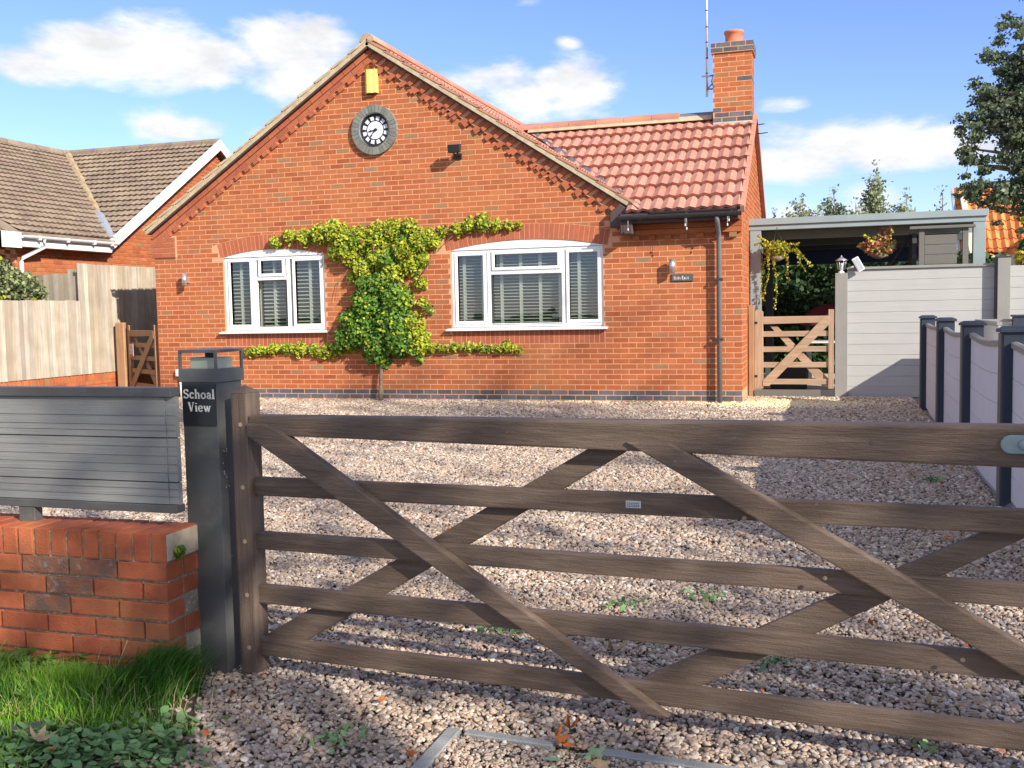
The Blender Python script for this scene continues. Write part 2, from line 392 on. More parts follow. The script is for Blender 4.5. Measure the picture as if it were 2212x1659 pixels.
M_treeleaf = mat('broad tree leaf', (.17, .22, .13), .5, .2, 1.5, 0, 60, .45, rnd=.4, transl=.38, weather=((.36, .33, .08), .9, .6, .8))
M_wispleaf = mat('pale tree leaf', (.30, .35, .20), .5, .2, 2, 0, 60, .4, rnd=.35, transl=.35)
M_wispdark = mat('grey green tree leaf', (.13, .19, .11), .5, .2, 2, 0, 60, .4, rnd=.35, transl=.3)
M_shrub = mat('variegated shrub leaf', (.24, .28, .14), .55, .2, 6, 0, 60, .4, rnd=.5, transl=.25, weather=((.55, .38, .22), 5, .52, .7))
M_bark = mat('bark', (.20, .155, .11), .9, .25, 9, .6, 60, .1, streak=((20, 20, 3), (.32, .26, .19), .6))
M_grass = mat('grass blade', (.24, .45, .045), .5, .15, 5, 0, 60, .35, rnd=.4, transl=.35)
M_ivy = mat('ground ivy leaf', (.20, .35, .13), .5, .15, 7, 0, 60, .4, rnd=.35, transl=.2)
M_trail = mat('golden trailing leaf', (.50, .42, .06), .5, .15, 9, 0, 60, .4, rnd=.3, transl=.3)
M_pink = mat('pink petal', (.65, .18, .20), .6, .1, 9, 0, 60, .3, rnd=.3, transl=.3)
M_conc = mat('concrete edging', (.33, .33, .31), .9, .12, 14, .5, 150, .15, dirt=((.2, .2, .17), 30, .6, .5))
M_slate = mat('dark stone slab', (.10, .105, .105), .8, .2, 9, .4, 90, .3)
M_earth = mat('soil', (.09, .065, .045), .95, .3, 9, .6, 70, .1)
M_patio = mat('pale patio paving', (.55, .49, .38), .85, .1, 5, .3, 90, .2)
M_marl = mat('maroon cover cloth', (.13, .02, .03), .7, .15, 5, .1, 60, .2)
M_leafo = mat('orange dead leaf', (.48, .15, .04), .65, .2, 25, .2, 90, .3, rnd=.2, transl=.1)
M_leaft = mat('tan dead leaf', (.50, .36, .20), .7, .2, 30, .2, 90, .3, rnd=.15, transl=.1)
M_leafg = mat('grey green fallen leaf', (.24, .36, .20), .55, .15, 20, .2, 90, .4, transl=.15)
M_letter = mat('cream lettering', (.80, .78, .70), .5, .02, 4, 0)
M_glassy = None
def glass():
    M = bpy.data.materials.new('window glass'); M.use_nodes = True; t = NT(M.node_tree); t.n.remove(t.n['Principled BSDF'])
    tr = t.new('ShaderNodeBsdfTransparent'); tr.inputs[0].default_value = (.86, .90, .90, 1)
    gl = t.new('ShaderNodeBsdfGlossy'); gl.inputs['Roughness'].default_value = .012
    lw = t.new('ShaderNodeLayerWeight'); lw.inputs['Blend'].default_value = .5
    bn = t.new('ShaderNodeBump'); bn.inputs['Strength'].default_value = .04; bn.inputs['Distance'].default_value = .05
    t.l.new(t.noise(t.new('ShaderNodeNewGeometry').outputs['Position'], 2.2, 2), bn.inputs['Height']); t.l.new(bn.outputs[0], gl.inputs['Normal'])
    f = t.math('ADD', t.math('MULTIPLY', t.math('POWER', lw.outputs['Facing'], 3.0), .8), .085, clamp=True)
    mx = t.new('ShaderNodeMixShader'); t.l.new(f, mx.inputs[0]); t.l.new(tr.outputs[0], mx.inputs[1]); t.l.new(gl.outputs[0], mx.inputs[2])
    t.l.new(mx.outputs[0], t.n['Material Output'].inputs[0]); return M
M_glass = glass()

# ------------------------------------------------------------------ ground
def gz(x, y): return -0.168 + 0.0048*min(0, max(-12, y))
def ground_sheet(name, x0, x1, y0, y1, nx, ny, dz, M, amp=0.0, zf=None):
    vs = []; fs = []
    for j in range(ny+1):
        for i in range(nx+1):
            x = x0+(x1-x0)*i/nx; y = y0+(y1-y0)*j/ny
            z = (zf or gz)(x, y)+dz + (amp*(math.sin(x*2.3+y*.7)+math.sin(y*3.1-x*1.7+1))*.5 if 0 < i < nx and 0 < j < ny else 0)
            vs.append((x, y, z))
    fs = [(j*(nx+1)+i, j*(nx+1)+i+1, (j+1)*(nx+1)+i+1, (j+1)*(nx+1)+i) for j in range(ny) for i in range(nx)]
    mb = MB(); mb.add(vs, fs); return tag(mb.build(name, M), kind='structure')
M_lawn = mat('rough grass ground', (.07, .12, .03), .95, .3, 3, .5, 60, .1)
ground_sheet('ground', -300, 300, -200, 400, 30, 30, -0.06, M_lawn)
# gravel bed: packed stones in the material, loose stones as geometry on top of it
def gravel_mat(name, dim=1.0, scale=44):
    M = bpy.data.materials.new(name); M.use_nodes = True; t = NT(M.node_tree); b = t.n['Principled BSDF']
    P = t.new('ShaderNodeNewGeometry').outputs['Position']
    vo = t.new('ShaderNodeTexVoronoi'); vo.inputs['Scale'].default_value = scale; t.l.new(P, vo.inputs['Vector'])
    s = t.new('ShaderNodeSeparateColor'); t.l.new(vo.outputs['Color'], s.inputs[0])
    c = t.ramp(s.outputs[0], [(0, (.14*dim, .11*dim, .085*dim)), (.3, (.30*dim, .235*dim, .18*dim)), (.6, (.44*dim, .335*dim, .245*dim)), (.85, (.56*dim, .46*dim, .36*dim)), (1, (.68*dim, .6*dim, .5*dim))])
    c = t.mix(t.map(vo.outputs['Distance'], .42, .62), c, (.09, .07, .052, 1))
    t.put(b.inputs['Base Color'], c); b.inputs['Roughness'].default_value = .8
    bn = t.new('ShaderNodeBump'); bn.inputs['Strength'].default_value = .9; bn.inputs['Distance'].default_value = .012; bn.invert = True
    t.l.new(vo.outputs['Distance'], bn.inputs['Height']); t.l.new(bn.outputs[0], b.inputs['Normal']); return M
M_gbed = gravel_mat('gravel bed')
ground_sheet('gravel_drive', -11.0, 8, -16, 1.05, 60, 60, -0.012, M_gbed, .006)
ground_sheet('road', -80, 80, -26, -16.0, 4, 4, -0.05, mat('asphalt', (.10, .098, .092), .9, .2, 3, .5, 90, .2))
ground_sheet('patio', -0.3, 9, 1.06, 12, 8, 8, 0.0, M_patio)

def pebbles(name, pts, size, parent=None, flat=0.62):
    """loose stones: one point cloud, each point an irregular stone of its own size, turn and colour"""
    n = len(pts); me = bpy.data.meshes.new(name); me.vertices.add(n); me.vertices.foreach_set('co', np.asarray(pts, np.float32).ravel())
    sc_ = size*np.exp(rng.normal(0, .30, n)); sc_ = np.clip(sc_, size*.45, size*2.1)
    scl = np.stack([sc_*rng.uniform(.9, 1.45, n), sc_*rng.uniform(.75, 1.05, n), sc_*rng.uniform(flat*.75, flat*1.2, n)], 1)
    rot = np.stack([rng.normal(0, .38, n), rng.normal(0, .38, n), rng.uniform(0, 6.283, n)], 1)
    for nm, ty, d in (('scl', 'FLOAT_VECTOR', scl), ('rot', 'FLOAT_VECTOR', rot)):
        a = me.attributes.new(nm, ty, 'POINT'); a.data.foreach_set('vector', d.astype(np.float32).ravel())
    x = np.asarray(pts)[:, 0]; y = np.asarray(pts)[:, 1]
    tone = rng.random(n); a = me.attributes.new('tone', 'FLOAT', 'POINT'); a.data.foreach_set('value', tone.astype(np.float32))
    # sun patches painted in cream by the side gate and along the wall foot
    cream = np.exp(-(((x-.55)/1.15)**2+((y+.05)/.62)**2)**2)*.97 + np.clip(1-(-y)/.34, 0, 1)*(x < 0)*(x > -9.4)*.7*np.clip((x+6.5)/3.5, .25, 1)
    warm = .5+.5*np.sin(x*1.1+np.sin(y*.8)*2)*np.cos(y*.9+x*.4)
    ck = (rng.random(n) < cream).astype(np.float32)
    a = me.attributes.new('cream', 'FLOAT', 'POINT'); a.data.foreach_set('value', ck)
    a = me.attributes.new('warm', 'FLOAT', 'POINT'); a.data.foreach_set('value', (warm*rng.random(n)).astype(np.float32))
    o = link(name, me, None, parent)
    ng = bpy.data.node_groups.new(name+'_nodes', 'GeometryNodeTree')
    ng.interface.new_socket('Geometry', in_out='INPUT', socket_type='NodeSocketGeometry'); ng.interface.new_socket('Geometry', in_out='OUTPUT', socket_type='NodeSocketGeometry')
    N = ng.nodes; L = ng.links; gi = N.new('NodeGroupInput'); go = N.new('NodeGroupOutput')
    ico = N.new('GeometryNodeMeshIcoSphere'); ico.inputs['Radius'].default_value = .5; ico.inputs['Subdivisions'].default_value = 2
    nz = N.new('ShaderNodeTexNoise'); nz.inputs['Scale'].default_value = 1.7; nz.inputs['Detail'].default_value = 1
    vm = N.new('ShaderNodeVectorMath'); vm.operation = 'SUBTRACT'; vm.inputs[1].default_value = (.5, .5, .5); L.new(nz.outputs['Color'], vm.inputs[0])
    vs = N.new('ShaderNodeVectorMath'); vs.operation = 'SCALE'; vs.inputs['Scale'].default_value = .5; L.new(vm.outputs[0], vs.inputs[0])
    sp = N.new('GeometryNodeSetPosition'); L.new(ico.outputs['Mesh'], sp.inputs['Geometry']); L.new(vs.outputs[0], sp.inputs['Offset'])
    ss = N.new('GeometryNodeSetShadeSmooth'); L.new(sp.outputs[0], ss.inputs[0])
    sm = N.new('GeometryNodeSetMaterial'); sm.inputs['Material'].default_value = M_peb; L.new(ss.outputs[0], sm.inputs[0])
    iop = N.new('GeometryNodeInstanceOnPoints'); mp_ = N.new('GeometryNodeMeshToPoints'); L.new(gi.outputs[0], mp_.inputs[0]); L.new(mp_.outputs[0], iop.inputs['Points']); L.new(sm.outputs[0], iop.inputs['Instance'])
    for nm, sock in (('scl', 'Scale'), ('rot', 'Rotation')):
        na = N.new('GeometryNodeInputNamedAttribute'); na.data_type = 'FLOAT_VECTOR'; na.inputs['Name'].default_value = nm
        L.new(na.outputs[0], iop.inputs[sock])
    L.new(iop.outputs[0], go.inputs[0])
    md = o.modifiers.new('stones', 'NODES'); md.node_group = ng
    return tag(o, kind='stuff')
def peb_mat():
    M = bpy.data.materials.new('pebble'); M.use_nodes = True; t = NT(M.node_tree); b = t.n['Principled BSDF']
    def at(nm):
        a = t.new('ShaderNodeAttribute', attribute_type='INSTANCER', attribute_name=nm); return a.outputs['Fac']
    tone, cream, warm = at('tone'), at('cream'), at('warm')
    c = t.ramp(tone, [(0, (.10, .085, .075)), (.08, (.20, .16, .13)), (.22, (.38, .285, .21)), (.42, (.52, .38, .265)), (.55, (.58, .475, .37)), (.66, (.50, .32, .215)), (.74, (.62, .49, .36)), (.84, (.42, .37, .33)), (.92, (.74, .64, .51)), (1, (.84, .77, .66))])
    c = t.mix(t.math('MULTIPLY', warm, .38), c, (.50, .34, .22, 1))
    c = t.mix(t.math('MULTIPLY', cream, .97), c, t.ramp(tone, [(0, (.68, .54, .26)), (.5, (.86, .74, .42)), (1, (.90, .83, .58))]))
    O = t.new('ShaderNodeTexCoord').outputs['Object']
    c = t.mix(t.map(t.noise(O, 3.0, 3), .35, .7, 0, .35), c, (.20, .16, .125, 1))
    t.put(b.inputs['Base Color'], c); b.inputs['Roughness'].default_value = .62; b.inputs['Specular IOR Level'].default_value = .35
    return M
M_peb = peb_mat()
def scatter(dens, x0, x1, y0, y1, keep):
    n = int(dens*(x1-x0)*(y1-y0)); p = np.stack([rng.uniform(x0, x1, n), rng.uniform(y0, y1, n)], 1)
    return p[keep(p[:, 0], p[:, 1])]
def inview(x, y, margin=0.9):
    dx = x-CAM.x; dy = y-CAM.y; z = dx*math.sin(_yaw)+dy*math.cos(_yaw); l = dx*math.cos(_yaw)-dy*math.sin(_yaw)
    return (z > 1.6) & (np.abs(l) < z*.53+margin)
def blocked(x, y):   # fence foot wall, timber fence, drain cover, pillar
    b = (y > -11.15) & (y < -10.86) & (x < -1.15)
    b |= (x > 2.24) & (y > -9.5)
    b |= (y > -.004) & (x < 0)
    b |= (y > 1.0)
    b |= (x > -.065) & (x < 1.0) & (y < -11.19-.06*x)
    return b
def grassy(x, y): return (x < -.75-.55*(y+11.7)) & (y < -10.95)
zz = lambda p, h: np.column_stack([p, -0.168+0.0048*np.clip(p[:, 1], -12, 0)+h+rng.uniform(-.004, .006, len(p))])
near = scatter(6300, -4.5, 4, -13, -8.6, lambda x, y: inview(x, y) & ~blocked(x, y) & ~(grassy(x, y) & (rng.random(len(x)) < .85)))
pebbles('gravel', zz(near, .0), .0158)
mid = scatter(3400, -8, 4, -8.6, -5, lambda x, y: inview(x, y) & ~blocked(x, y))
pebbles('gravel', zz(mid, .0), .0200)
far = scatter(1700, -10.9, 3, -5, 1, lambda x, y: inview(x, y) & ~blocked(x, y))
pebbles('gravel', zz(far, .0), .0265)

# ================================================================== THE BUNGALOW
house = empty('brick_bungalow', (-4.7, 4, -0.2), 'red brick bungalow with round clock in its gable and red pantiled wing', 'house')
XL, XR, AX = -9.412, 0.0, -5.44           # left corner, right corner, gable centre
APZ, SL = 5.16, 0.655                      # tile underside height over the centre, slope
def rakez(x): return APZ-SL*abs(x-AX)
cl = 1/math.hypot(1, SL)
Pf = lambda u, v, w: (u, w, v)            # front wall: u = x, v = z, w = depth into the wall
# openings: (x0, x1, sill z, spring z, apex z)
WIN = [(-8.128, -6.335, 0.93, 2.098, 2.204), (-4.243, -1.932, 0.925, 2.075, 2.19)]
def arcc(x0, x1, zs, za):
    h = (x1-x0)/2; r = za-zs; R = (h*h+r*r)/(2*r); return (x0+x1)/2, za-R, R
# --- backing (mortar): boxes round the openings
mb = MB(); Y0, Y1 = 0.0022, 0.24
zc = 2.56
def col(x0, x1, z0, z1): mb.box(x0, x1, Y0, Y1, z0, z1)
col(XL+.004, WIN[0][0], -0.3, zc); col(WIN[0][1], WIN[1][0], -0.3, zc); col(WIN[1][1], XR-.004, -0.3, zc)
for (x0, x1, zs, zp, za) in WIN:
    col(x0, x1, -0.3, zs-.03)
    cx, czz, R = arcc(x0, x1, zp, za); n = 16
    for i in range(n):
        a = x0+(x1-x0)*i/n; b = x0+(x1-x0)*(i+1)/n
        f = lambda x: czz+math.sqrt(R*R-(x-cx)**2)
        mb.prism([(a, f(a)), (b, f(b)), (b, zc), (a, zc)], Pf, Y0, Y1)
mb.prism([(XL+.004, zc), (XR-.5, zc), (-1.36, zc), (AX, APZ-.03), (AX-(APZ-.03-zc)/SL, zc)][0:1]+[(-1.40, zc), (AX, APZ-.04)], Pf, Y0, Y1)
wall = mb.build('wall', M_mortar, house)
# --- openings kept clear of bricks
half = [((SL*cl, cl), (APZ+SL*AX)*cl-0.205), ((-SL*cl, cl), (APZ-SL*AX)*cl-0.205)]
circ = []
for (x0, x1, zs, zp, za) in WIN:
    cx, czz, R = arcc(x0, x1, zp, za); circ.append((cx, czz, R+.232, x0-.075, x1+.075))
CLK = (-5.398, 3.912)
circ_clk = (CLK[0], CLK[1], .372, -99, 99)
rects = [(w[0], w[1], 0.90, 2.25) for w in WIN] + [(w[0], w[1]+.012, 0.675, 0.90) for w in WIN]
rects += [(XL-.1, -8.985, 2.1, 2.47)]     # kneeler
low = bricks(XL, XR, 0, 30, [], rects, circ)
up = bricks(XL-.3, -1.0, 30, 68, half, rects[-1:], circ + [circ_clk])
# behind the left kneeler and the foot of the right rake
upr = bricks(-1.72, XR, 30, 32, [], [], [])
up = [p for p in up if max(q[0] for q in p) < -1.70]
lay(low+up+upr, Pf, wall, M_brick, 'brick', .02, 300, key='full')
plinth = bricks(XL, XR, -2, 0)
plinth += bricks(XL, XR, -3, -2)
lay(plinth, Pf, wall, M_blue, 'plinth_brick', .02, 100, stuff_name='plinth_brickwork')
# --- soldier courses under the sills and segmental arches over the heads
for (x0, x1, zs, zp, za) in WIN:
    n = int(round((x1-x0+.01)/.0755)); st = (x1-x0+.012)/n
    ps = [[(x0+i*st+.005, .681), (x0+(i+1)*st-.005, .681), (x0+(i+1)*st-.005, .888), (x0+i*st+.005, .888)] for i in range(n)]
    lay(ps, Pf, wall, M_brickdark, 'soldier_brick', .02, 100)
    cx, czz, R = arcc(x0, x1, zp, za); R0 = R+.004; R1 = R+.225
    a0 = math.asin((x1-x0)/2/R)+.012; n = int(round(2*a0*R0/.0725)); ps = []
    for i in range(n):
        t0 = -a0+2*a0*i/n+.0042/R0; t1 = -a0+2*a0*(i+1)/n-.0042/R0
        ps.append([(cx+math.sin(t)*r, czz+math.cos(t)*r) for t, r in ((t0, R0), (t1, R0), (t1, R1), (t0, R1))])
    lay(ps, Pf, wall, M_brickdark, 'arch_brick', .02, 100)
# --- raked brick courses and dentils under the verges
def rake(side):
    # u: distance along the slope from the centre line, v: height measured at right angles to the slope
    d = Vector((side*cl, 0, -SL*cl)); nn = Vector((side*SL*cl, 0, cl)); o = Vector((AX, 0, APZ))
    return lambda u, v, w: tuple(o + d*u + nn*v + Vector((0, w, 0)))
for side, L in ((-1, 4.80), (1, 4.62)):
    P = rake(side); t0 = SL*.0
    a = []; 
    for row, (v0, v1, ins, st) in enumerate(((-.118, -.050, .0, 0), (-.192, -.124, .0, .11))):
        u = .02+st*1.0-.12; 
        while u < L-.05:
            p0, p1 = max(u+.004, -v1*SL*.0+.0), min(u+.221, L); 
            # mitre at the apex
            poly = [(max(p0, -v0*SL*0), v0), (p1, v0), (p1, v1), (max(p0, 0), v1)]
            poly = clip(poly, (-1, SL), 0.0)
            if len(poly) > 2 and area(poly) > .0008: a.append(poly)
            u += .225
        lay(a, lambda u, v, w, P=P, ins=ins, row=row: P(u, v, w-(.058 if row == 0 else .036)), wall, M_brickdark, 'rake_brick', .065, 100); a = []
    # mortar bed between them and the flat strip the dentils stand on
    mb = MB(); q = clip([(0, -.198), (L, -.198), (L, -.05), (0, -.05)], (-1, SL), 0)
    mb.prism(q, lambda u, v, w: P(u, v, w), -.026, .03); mb.build('rake_bed', M_mortar, wall)
    ds = []; u = .30
    while u < L-.06: ds.append([(u, -.262), (u+.103, -.262), (u+.103, -.199), (u, -.199)]); u += .2
    lay(ds, lambda u, v, w: P(u, v, w-.036), wall, M_brickdark, 'dentil_brick', .07, 100)
# --- kneeler block at the left foot
mb = MB(); mb.box(XL-.028, -8.985, -.028, .03, 2.128, 2.455); mb.build('kneeler_bed', M_mortar, wall)
ks = []
for r in range(4):
    z0 = 2.128+r*.0815; off = .11 if r % 2 else 0
    for k in range(-1, 3):
        a, b = XL-.034+k*.205+off+.005, XL-.034+(k+1)*.205+off-.005
        a = max(a, XL-.034); b = min(b, -8.990)
        if b-a > .03: ks.append([(a, z0+.006), (b, z0+.006), (b, z0+.074), (a, z0+.074)])
lay(ks, lambda u, v, w: (u, w-.036, v), wall, M_brickdark, 'kneeler_brick', .06, 50)
# --- dentils under the wing eaves
ds = []; x = -1.50
while x < .0: ds.append([(x, 2.108), (x+.10, 2.108), (x+.10, 2.172), (x, 2.172)]); x += .2225
lay(ds, lambda u, v, w: (u, w-.05, v), wall, M_brick, 'eaves_dentil_brick', .06, 20)
mb = MB(); mb.box(-1.66, .0, -.052, .02, 2.178, 2.247); mb.box(-1.66, .0, -.05, .02, 2.253, 2.322); mb.box(-1.66, .0, -.05, .02, 2.328, 2.40)
mb.build('eaves_course', M_brick, wall)
# --- other walls
mb = MB(); mb.box(XL+.004, XL+.23, .24, 9, -.3, 2.5); mb.box(XL+.004, -1.5, 8.8, 9, -.3, 2.5); mb.box(-1.7, -1.5, 4.3, 8.8, -.3, 2.5)
mb.prism([(AX-4.0, 2.5), (AX+4.0, 2.5), (AX, 5.1)], Pf, 8.8, 9.0); mb.build('rear_wall', M_brick, house)
# gable end of the wing, on x = 0
GR, GZ = 2.17, 4.06                      # ridge y, tile underside at ridge
mb = MB(); mb.prism([(.24, -.3), (4.3, -.3), (4.3, 2.56), (GR, GZ-.09), (.1, 2.71), (.1, 2.4), (.24, 2.4)], lambda u, v, w: (w, u, v), -.24, -.006); gw = mb.build('gable_end_wall', M_mortar, house)
hp = [((.655*cl, cl), (GZ+.655*GR)*cl-.06), ((-.655*cl, cl), (GZ-.655*GR)*cl-.06)]
ge = bricks(.0, 4.3, 0, 55, hp, [], [])
tag(lay(ge, lambda u, v, w: (-w, u, v), gw, M_brick, 'brick', .015, 60, stuff_name='gable_brickwork')[0], None)

# --- window units
def window(i, x0, x1, zs, zp, za, mull, transom, panes, stiles, pitch):
    cx, czz, R = arcc(x0, x1, zp, za); yf = .028; arc = lambda x: czz+math.sqrt(max(0, (R-.004)**2-(x-cx)**2))
    zt = zp-.012
    # outer frame with mullions is the window itself
    mb = MB(); w = .052
    mb.box(x0+.004, x0+w, yf, yf+.07, zs, zt); mb.box(x1-w, x1-.004, yf, yf+.07, zs, zt)
    mb.box(x0+w, x1-w, yf, yf+.07, zt-w, zt); mb.box(x0+w, x1-w, yf, yf+.07, zs, zs+w)
    for mx in mull: mb.box(mx-.03, mx+.03, yf+.001, yf+.07, zs+w, zt-w)
    mb.box(mull[0]+.03, mull[1]-.03, yf+.001, yf+.07, transom-.03, transom+.03)
    win = mb.build('window', M_upvc, house, .005)
    mb = MB(); n = 18; pts = [(x0+.002, zt+.003)]+[(x0+.002+(x1-x0-.004)*k/n, arc(x0+.002+(x1-x0-.004)*k/n)) for k in range(n+1)]+[(x1-.002, zt+.003)]
    mb.prism(pts, Pf, yf-.016, yf+.06); mb.build('head_panel', M_upvc, win)
    mb = MB(); mb.prism([(yf-.115, zs-.052), (yf-.115, zs-.032), (yf+.03, zs-.002), (yf+.06, zs-.002), (yf+.06, zs-.052)], lambda u, v, q: (q, u, v), x0-.075, x1+.06); mb.build('sill', M_upvc, win, .004)
    for (a, b, c, d, sash) in panes:     # glass edges
        if sash:
            s = .042; mb = MB(); e = .050; y = yf-.014
            A, B, Cc, D = a-e, b+e, c-e, d+e
            mb.box(A, A+e, y, y+.06, Cc, D); mb.box(B-e, B, y, y+.06, Cc, D); mb.box(A+e, B-e, y, y+.06, D-e, D); mb.box(A+e, B-e, y, y+.06, Cc, Cc+e)
            mb.build('sash', M_upvc, win, .007)
        mb = MB(); g = .006
        mb.box(a-g, a, yf-.002, yf+.05, c-g, d+g); mb.box(b, b+g, yf-.002, yf+.05, c-g, d+g); mb.box(a, b, yf-.002, yf+.05, d, d+g); mb.box(a, b, yf-.002, yf+.05, c-g, c)
        mb.build('gasket', M_seal, win)
        mb = MB(); mb.box(a, b, yf+.030, yf+.036, c, d); mb.build('pane', M_glass, win)
    # plantation shutters inside
    ya = .165; edges = sorted([x0+.05]+stiles+[x1-.05]); top = zt-.07; bot = zs+.06
    for sx in stiles:
        mb = MB(); mb.box(sx-.024, sx+.024, ya-.015, ya+.015, bot-.03, top+.03); mb.build('shutter_stile', M_shut, win, .003)
    mb = MB(); mb.box(x0+.03, x1-.03, ya-.014, ya+.014, bot-.075, bot-.02); mb.build('shutter_rail', M_shut, win)
    mb = MB(); mb.box(x0+.03, x1-.03, ya-.014, ya+.014, top+.02, top+.09); mb.build('shutter_rail', M_shut, win)
    for k in range(len(edges)-1):
        a, b = edges[k]+.026, edges[k+1]-.026
        mb = MB(); an = math.radians(16 if i == 0 else 9); dy = .030*math.cos(an); dz = .030*math.sin(an); th = .0045
        mb.prism([(-dy, -dz-th*.4), (-dy*.3, -dz*.3-th), (dy, dz-th*.4), (dy, dz+th*.4), (dy*.3, dz*.3+th), (-dy, -dz+th*.4)], lambda u, v, q: (q, u, v), -(b-a)/2, (b-a)/2)
        me = mb.mesh('louvre'); me.materials.append(M_shut); z = bot+.01
        while z < top: link('louvre', me, None, win, ((a+b)/2, ya, z)); z += pitch
    return win
W0 = WIN[0]; W1 = WIN[1]
window(0, *W0, (-7.578, -6.985), 1.745, [(-8.012, -7.665, 1.02, 2.015, True), (-7.46, -7.085, 1.82, 2.02, True), (-7.462, -7.04, .995, 1.70, False), (-6.855, -6.43, 1.02, 2.0, True)], [-7.90, -7.30, -7.55, -7.0, -6.665], .059)
window(1, *W1, (-3.655, -2.528), 1.72, [(-4.14, -3.745, 1.018, 1.98, True), (-3.56, -2.61, 1.80, 1.985, True), (-3.60, -2.555, .965, 1.685, False), (-2.435, -2.02, 1.018, 1.975, True)], [-4.085, -3.79, -3.50, -3.203, -2.906, -2.605, -2.32], .047)
mb = MB()   # the room behind the windows: floor, ceiling, back and sides
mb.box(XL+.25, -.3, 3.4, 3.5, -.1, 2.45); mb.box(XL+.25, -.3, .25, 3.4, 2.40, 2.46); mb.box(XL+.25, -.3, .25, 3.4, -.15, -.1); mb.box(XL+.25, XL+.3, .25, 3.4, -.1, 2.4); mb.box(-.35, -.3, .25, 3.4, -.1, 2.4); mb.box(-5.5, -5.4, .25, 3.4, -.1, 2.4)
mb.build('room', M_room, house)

# --- roof: tiled slopes
def tile_mesh(w, l, rolls, th=.022, h=.034, seg=4, lift=.016):
    """a profiled tile: u across, v down the slope (0 top), w up; lies on w = 0"""
    n = rolls*seg; mb = MB(); vs = []
    for v, lf in ((0, -.012), (l, lift)):
        for i in range(n+1):
            u = w*i/n; t = (i/seg) % 1.0
            b = h*(.5-.5*math.cos(2*math.pi*t))
            vs.append((u, v, lf+b))
    for i in range(n+1):
        u = w*i/n; t = (i/seg) % 1.0; vs.append((u, l-.012, lift+h*(.5-.5*math.cos(2*math.pi*t))-th))
    k = n+1
    fs = [(i, i+1, k+i+1, k+i) for i in range(n)] + [(k+i, k+i+1, 2*k+i+1, 2*k+i) for i in range(n)]
    return vs, fs
def tiles(parent, P, W, L, gauge, tw, rolls, M, keep=None, limit=300, name='tile', stuff='tile_field', ranker=None, h=.034, th=.022, joined_only=False, lift=.022):
    """P(u, v, w): u along the eaves, v down the slope from the ridge, w off the slope"""
    rows = int(round(L/gauge)); cols = int(math.ceil(W/tw)); cells = []
    for r in range(rows):
        for c in range(cols):
            if keep and not keep((c+.5)*tw, (r+.5)*gauge): continue
            cells.append((r, c))
    def rank(rc):
        p = Vector(P((rc[1]+.5)*tw, (rc[0]+.5)*gauge, 0)); z = (p-CAM).dot(CF)
        if z < .2: return 1e9
        x = abs((p-CAM).dot(CR)/z*F)
        return z + (100 if x > .53 else 0)
    cells.sort(key=ranker(P, tw, gauge) if ranker else rank)
    vs, fs = tile_mesh(tw, gauge+.03, rolls, th, h, 4, lift)
    o0 = Vector(P(0, 0, 0)); me = None
    mb = MB(); mb.add([tuple(Vector(P(*v))-o0) for v in vs], fs); me = mb.mesh(name); me.materials.append(M)
    lim = 0 if joined_only else limit
    for (r, c) in cells[:lim]:
        p = Vector(P(c*tw, r*gauge-.015, random.uniform(0, .004))); link(name, me, None, parent, p)
    if cells[lim:]:
        mb = MB()
        for (r, c) in cells[lim:]:
            w0 = random.uniform(0, .004); mb.add([P(c*tw+v[0], r*gauge-.015+v[1], v[2]+w0) for v in vs], fs)
        tag(mb.build(stuff, M, parent), kind='stuff')
DX = cl; DZ = SL*cl
YV = -.125   # front edge of the verge
roof = MB()
for s in (-1, 1):
    LS = 4.20/cl*1.0
    P = lambda u, v, w, s=s: (AX+s*(v*cl+w*SL*cl), u, APZ+.0+(-v*SL*cl+w*cl))
    Lr = 4.02/cl if s < 0 else 4.0/cl
    roof.prism([(YV+.02, 0), (9.2, 0), (9.2, Lr), (YV+.02, Lr)], lambda u, v, w, s=s: P(u, v, w), -.0, .035)
roofo = roof.build('roof', M_brown, house)
PR = lambda u, v, w: (AX+(v*cl+w*SL*cl), YV+u, APZ+.04+(-v*SL*cl+w*cl))
PL = lambda u, v, w: (AX-(v*cl+w*SL*cl), YV+u, APZ+.04+(-v*SL*cl+w*cl))
Lm = 4.02/cl
tiles(roofo, PR, 9.3, Lm, .345, .30, 2, M_tile, keep=lambda u, v: not (v > 1.98*1.0 and YV+u > .35 + 0.0 and (AX+v*cl) > -3.62 and (u+YV) > GR-((APZ-(v*SL*cl))-2.62)*0+(.0) and (2.72+.655*min(u+YV, 2*GR-u-YV)) > APZ-v*SL*cl+.02), limit=300)
tiles(roofo, PL, 9.3, Lm, .345, .30, 2, M_tile, joined_only=True)
# verge: cement and tile edges stepping down both slopes
for s, P in ((-1, PL), (1, PR)):
    mb = MB(); mb.prism([(0, -.055), (Lm+.03, -.055), (Lm+.03, .006), (0, .006)], lambda u, v, w, P=P: P(w, u, v), -.004, .10); mb.build('verge_bed', M_verge, roofo)
    mb = MB()
    for r in range(int(round(Lm/.345))):
        v0 = r*.345; mb.prism([(v0-.02, .0), (v0+.36, .018), (v0+.36, .056), (v0-.02, .030)], lambda u, v, w, P=P: P(w, u, v), -.012, .06)
    tag(mb.build('verge_tile_edge', M_ridgered if s > 0 else M_verge, roofo), kind='stuff')
    mb = MB(); mb.prism([(0, -.075), (Lm, -.075), (Lm, -.052), (0, -.052)], lambda u, v, w, P=P: P(w, u, v), .012, .17); mb.build('verge_soffit', M_brown, roofo)
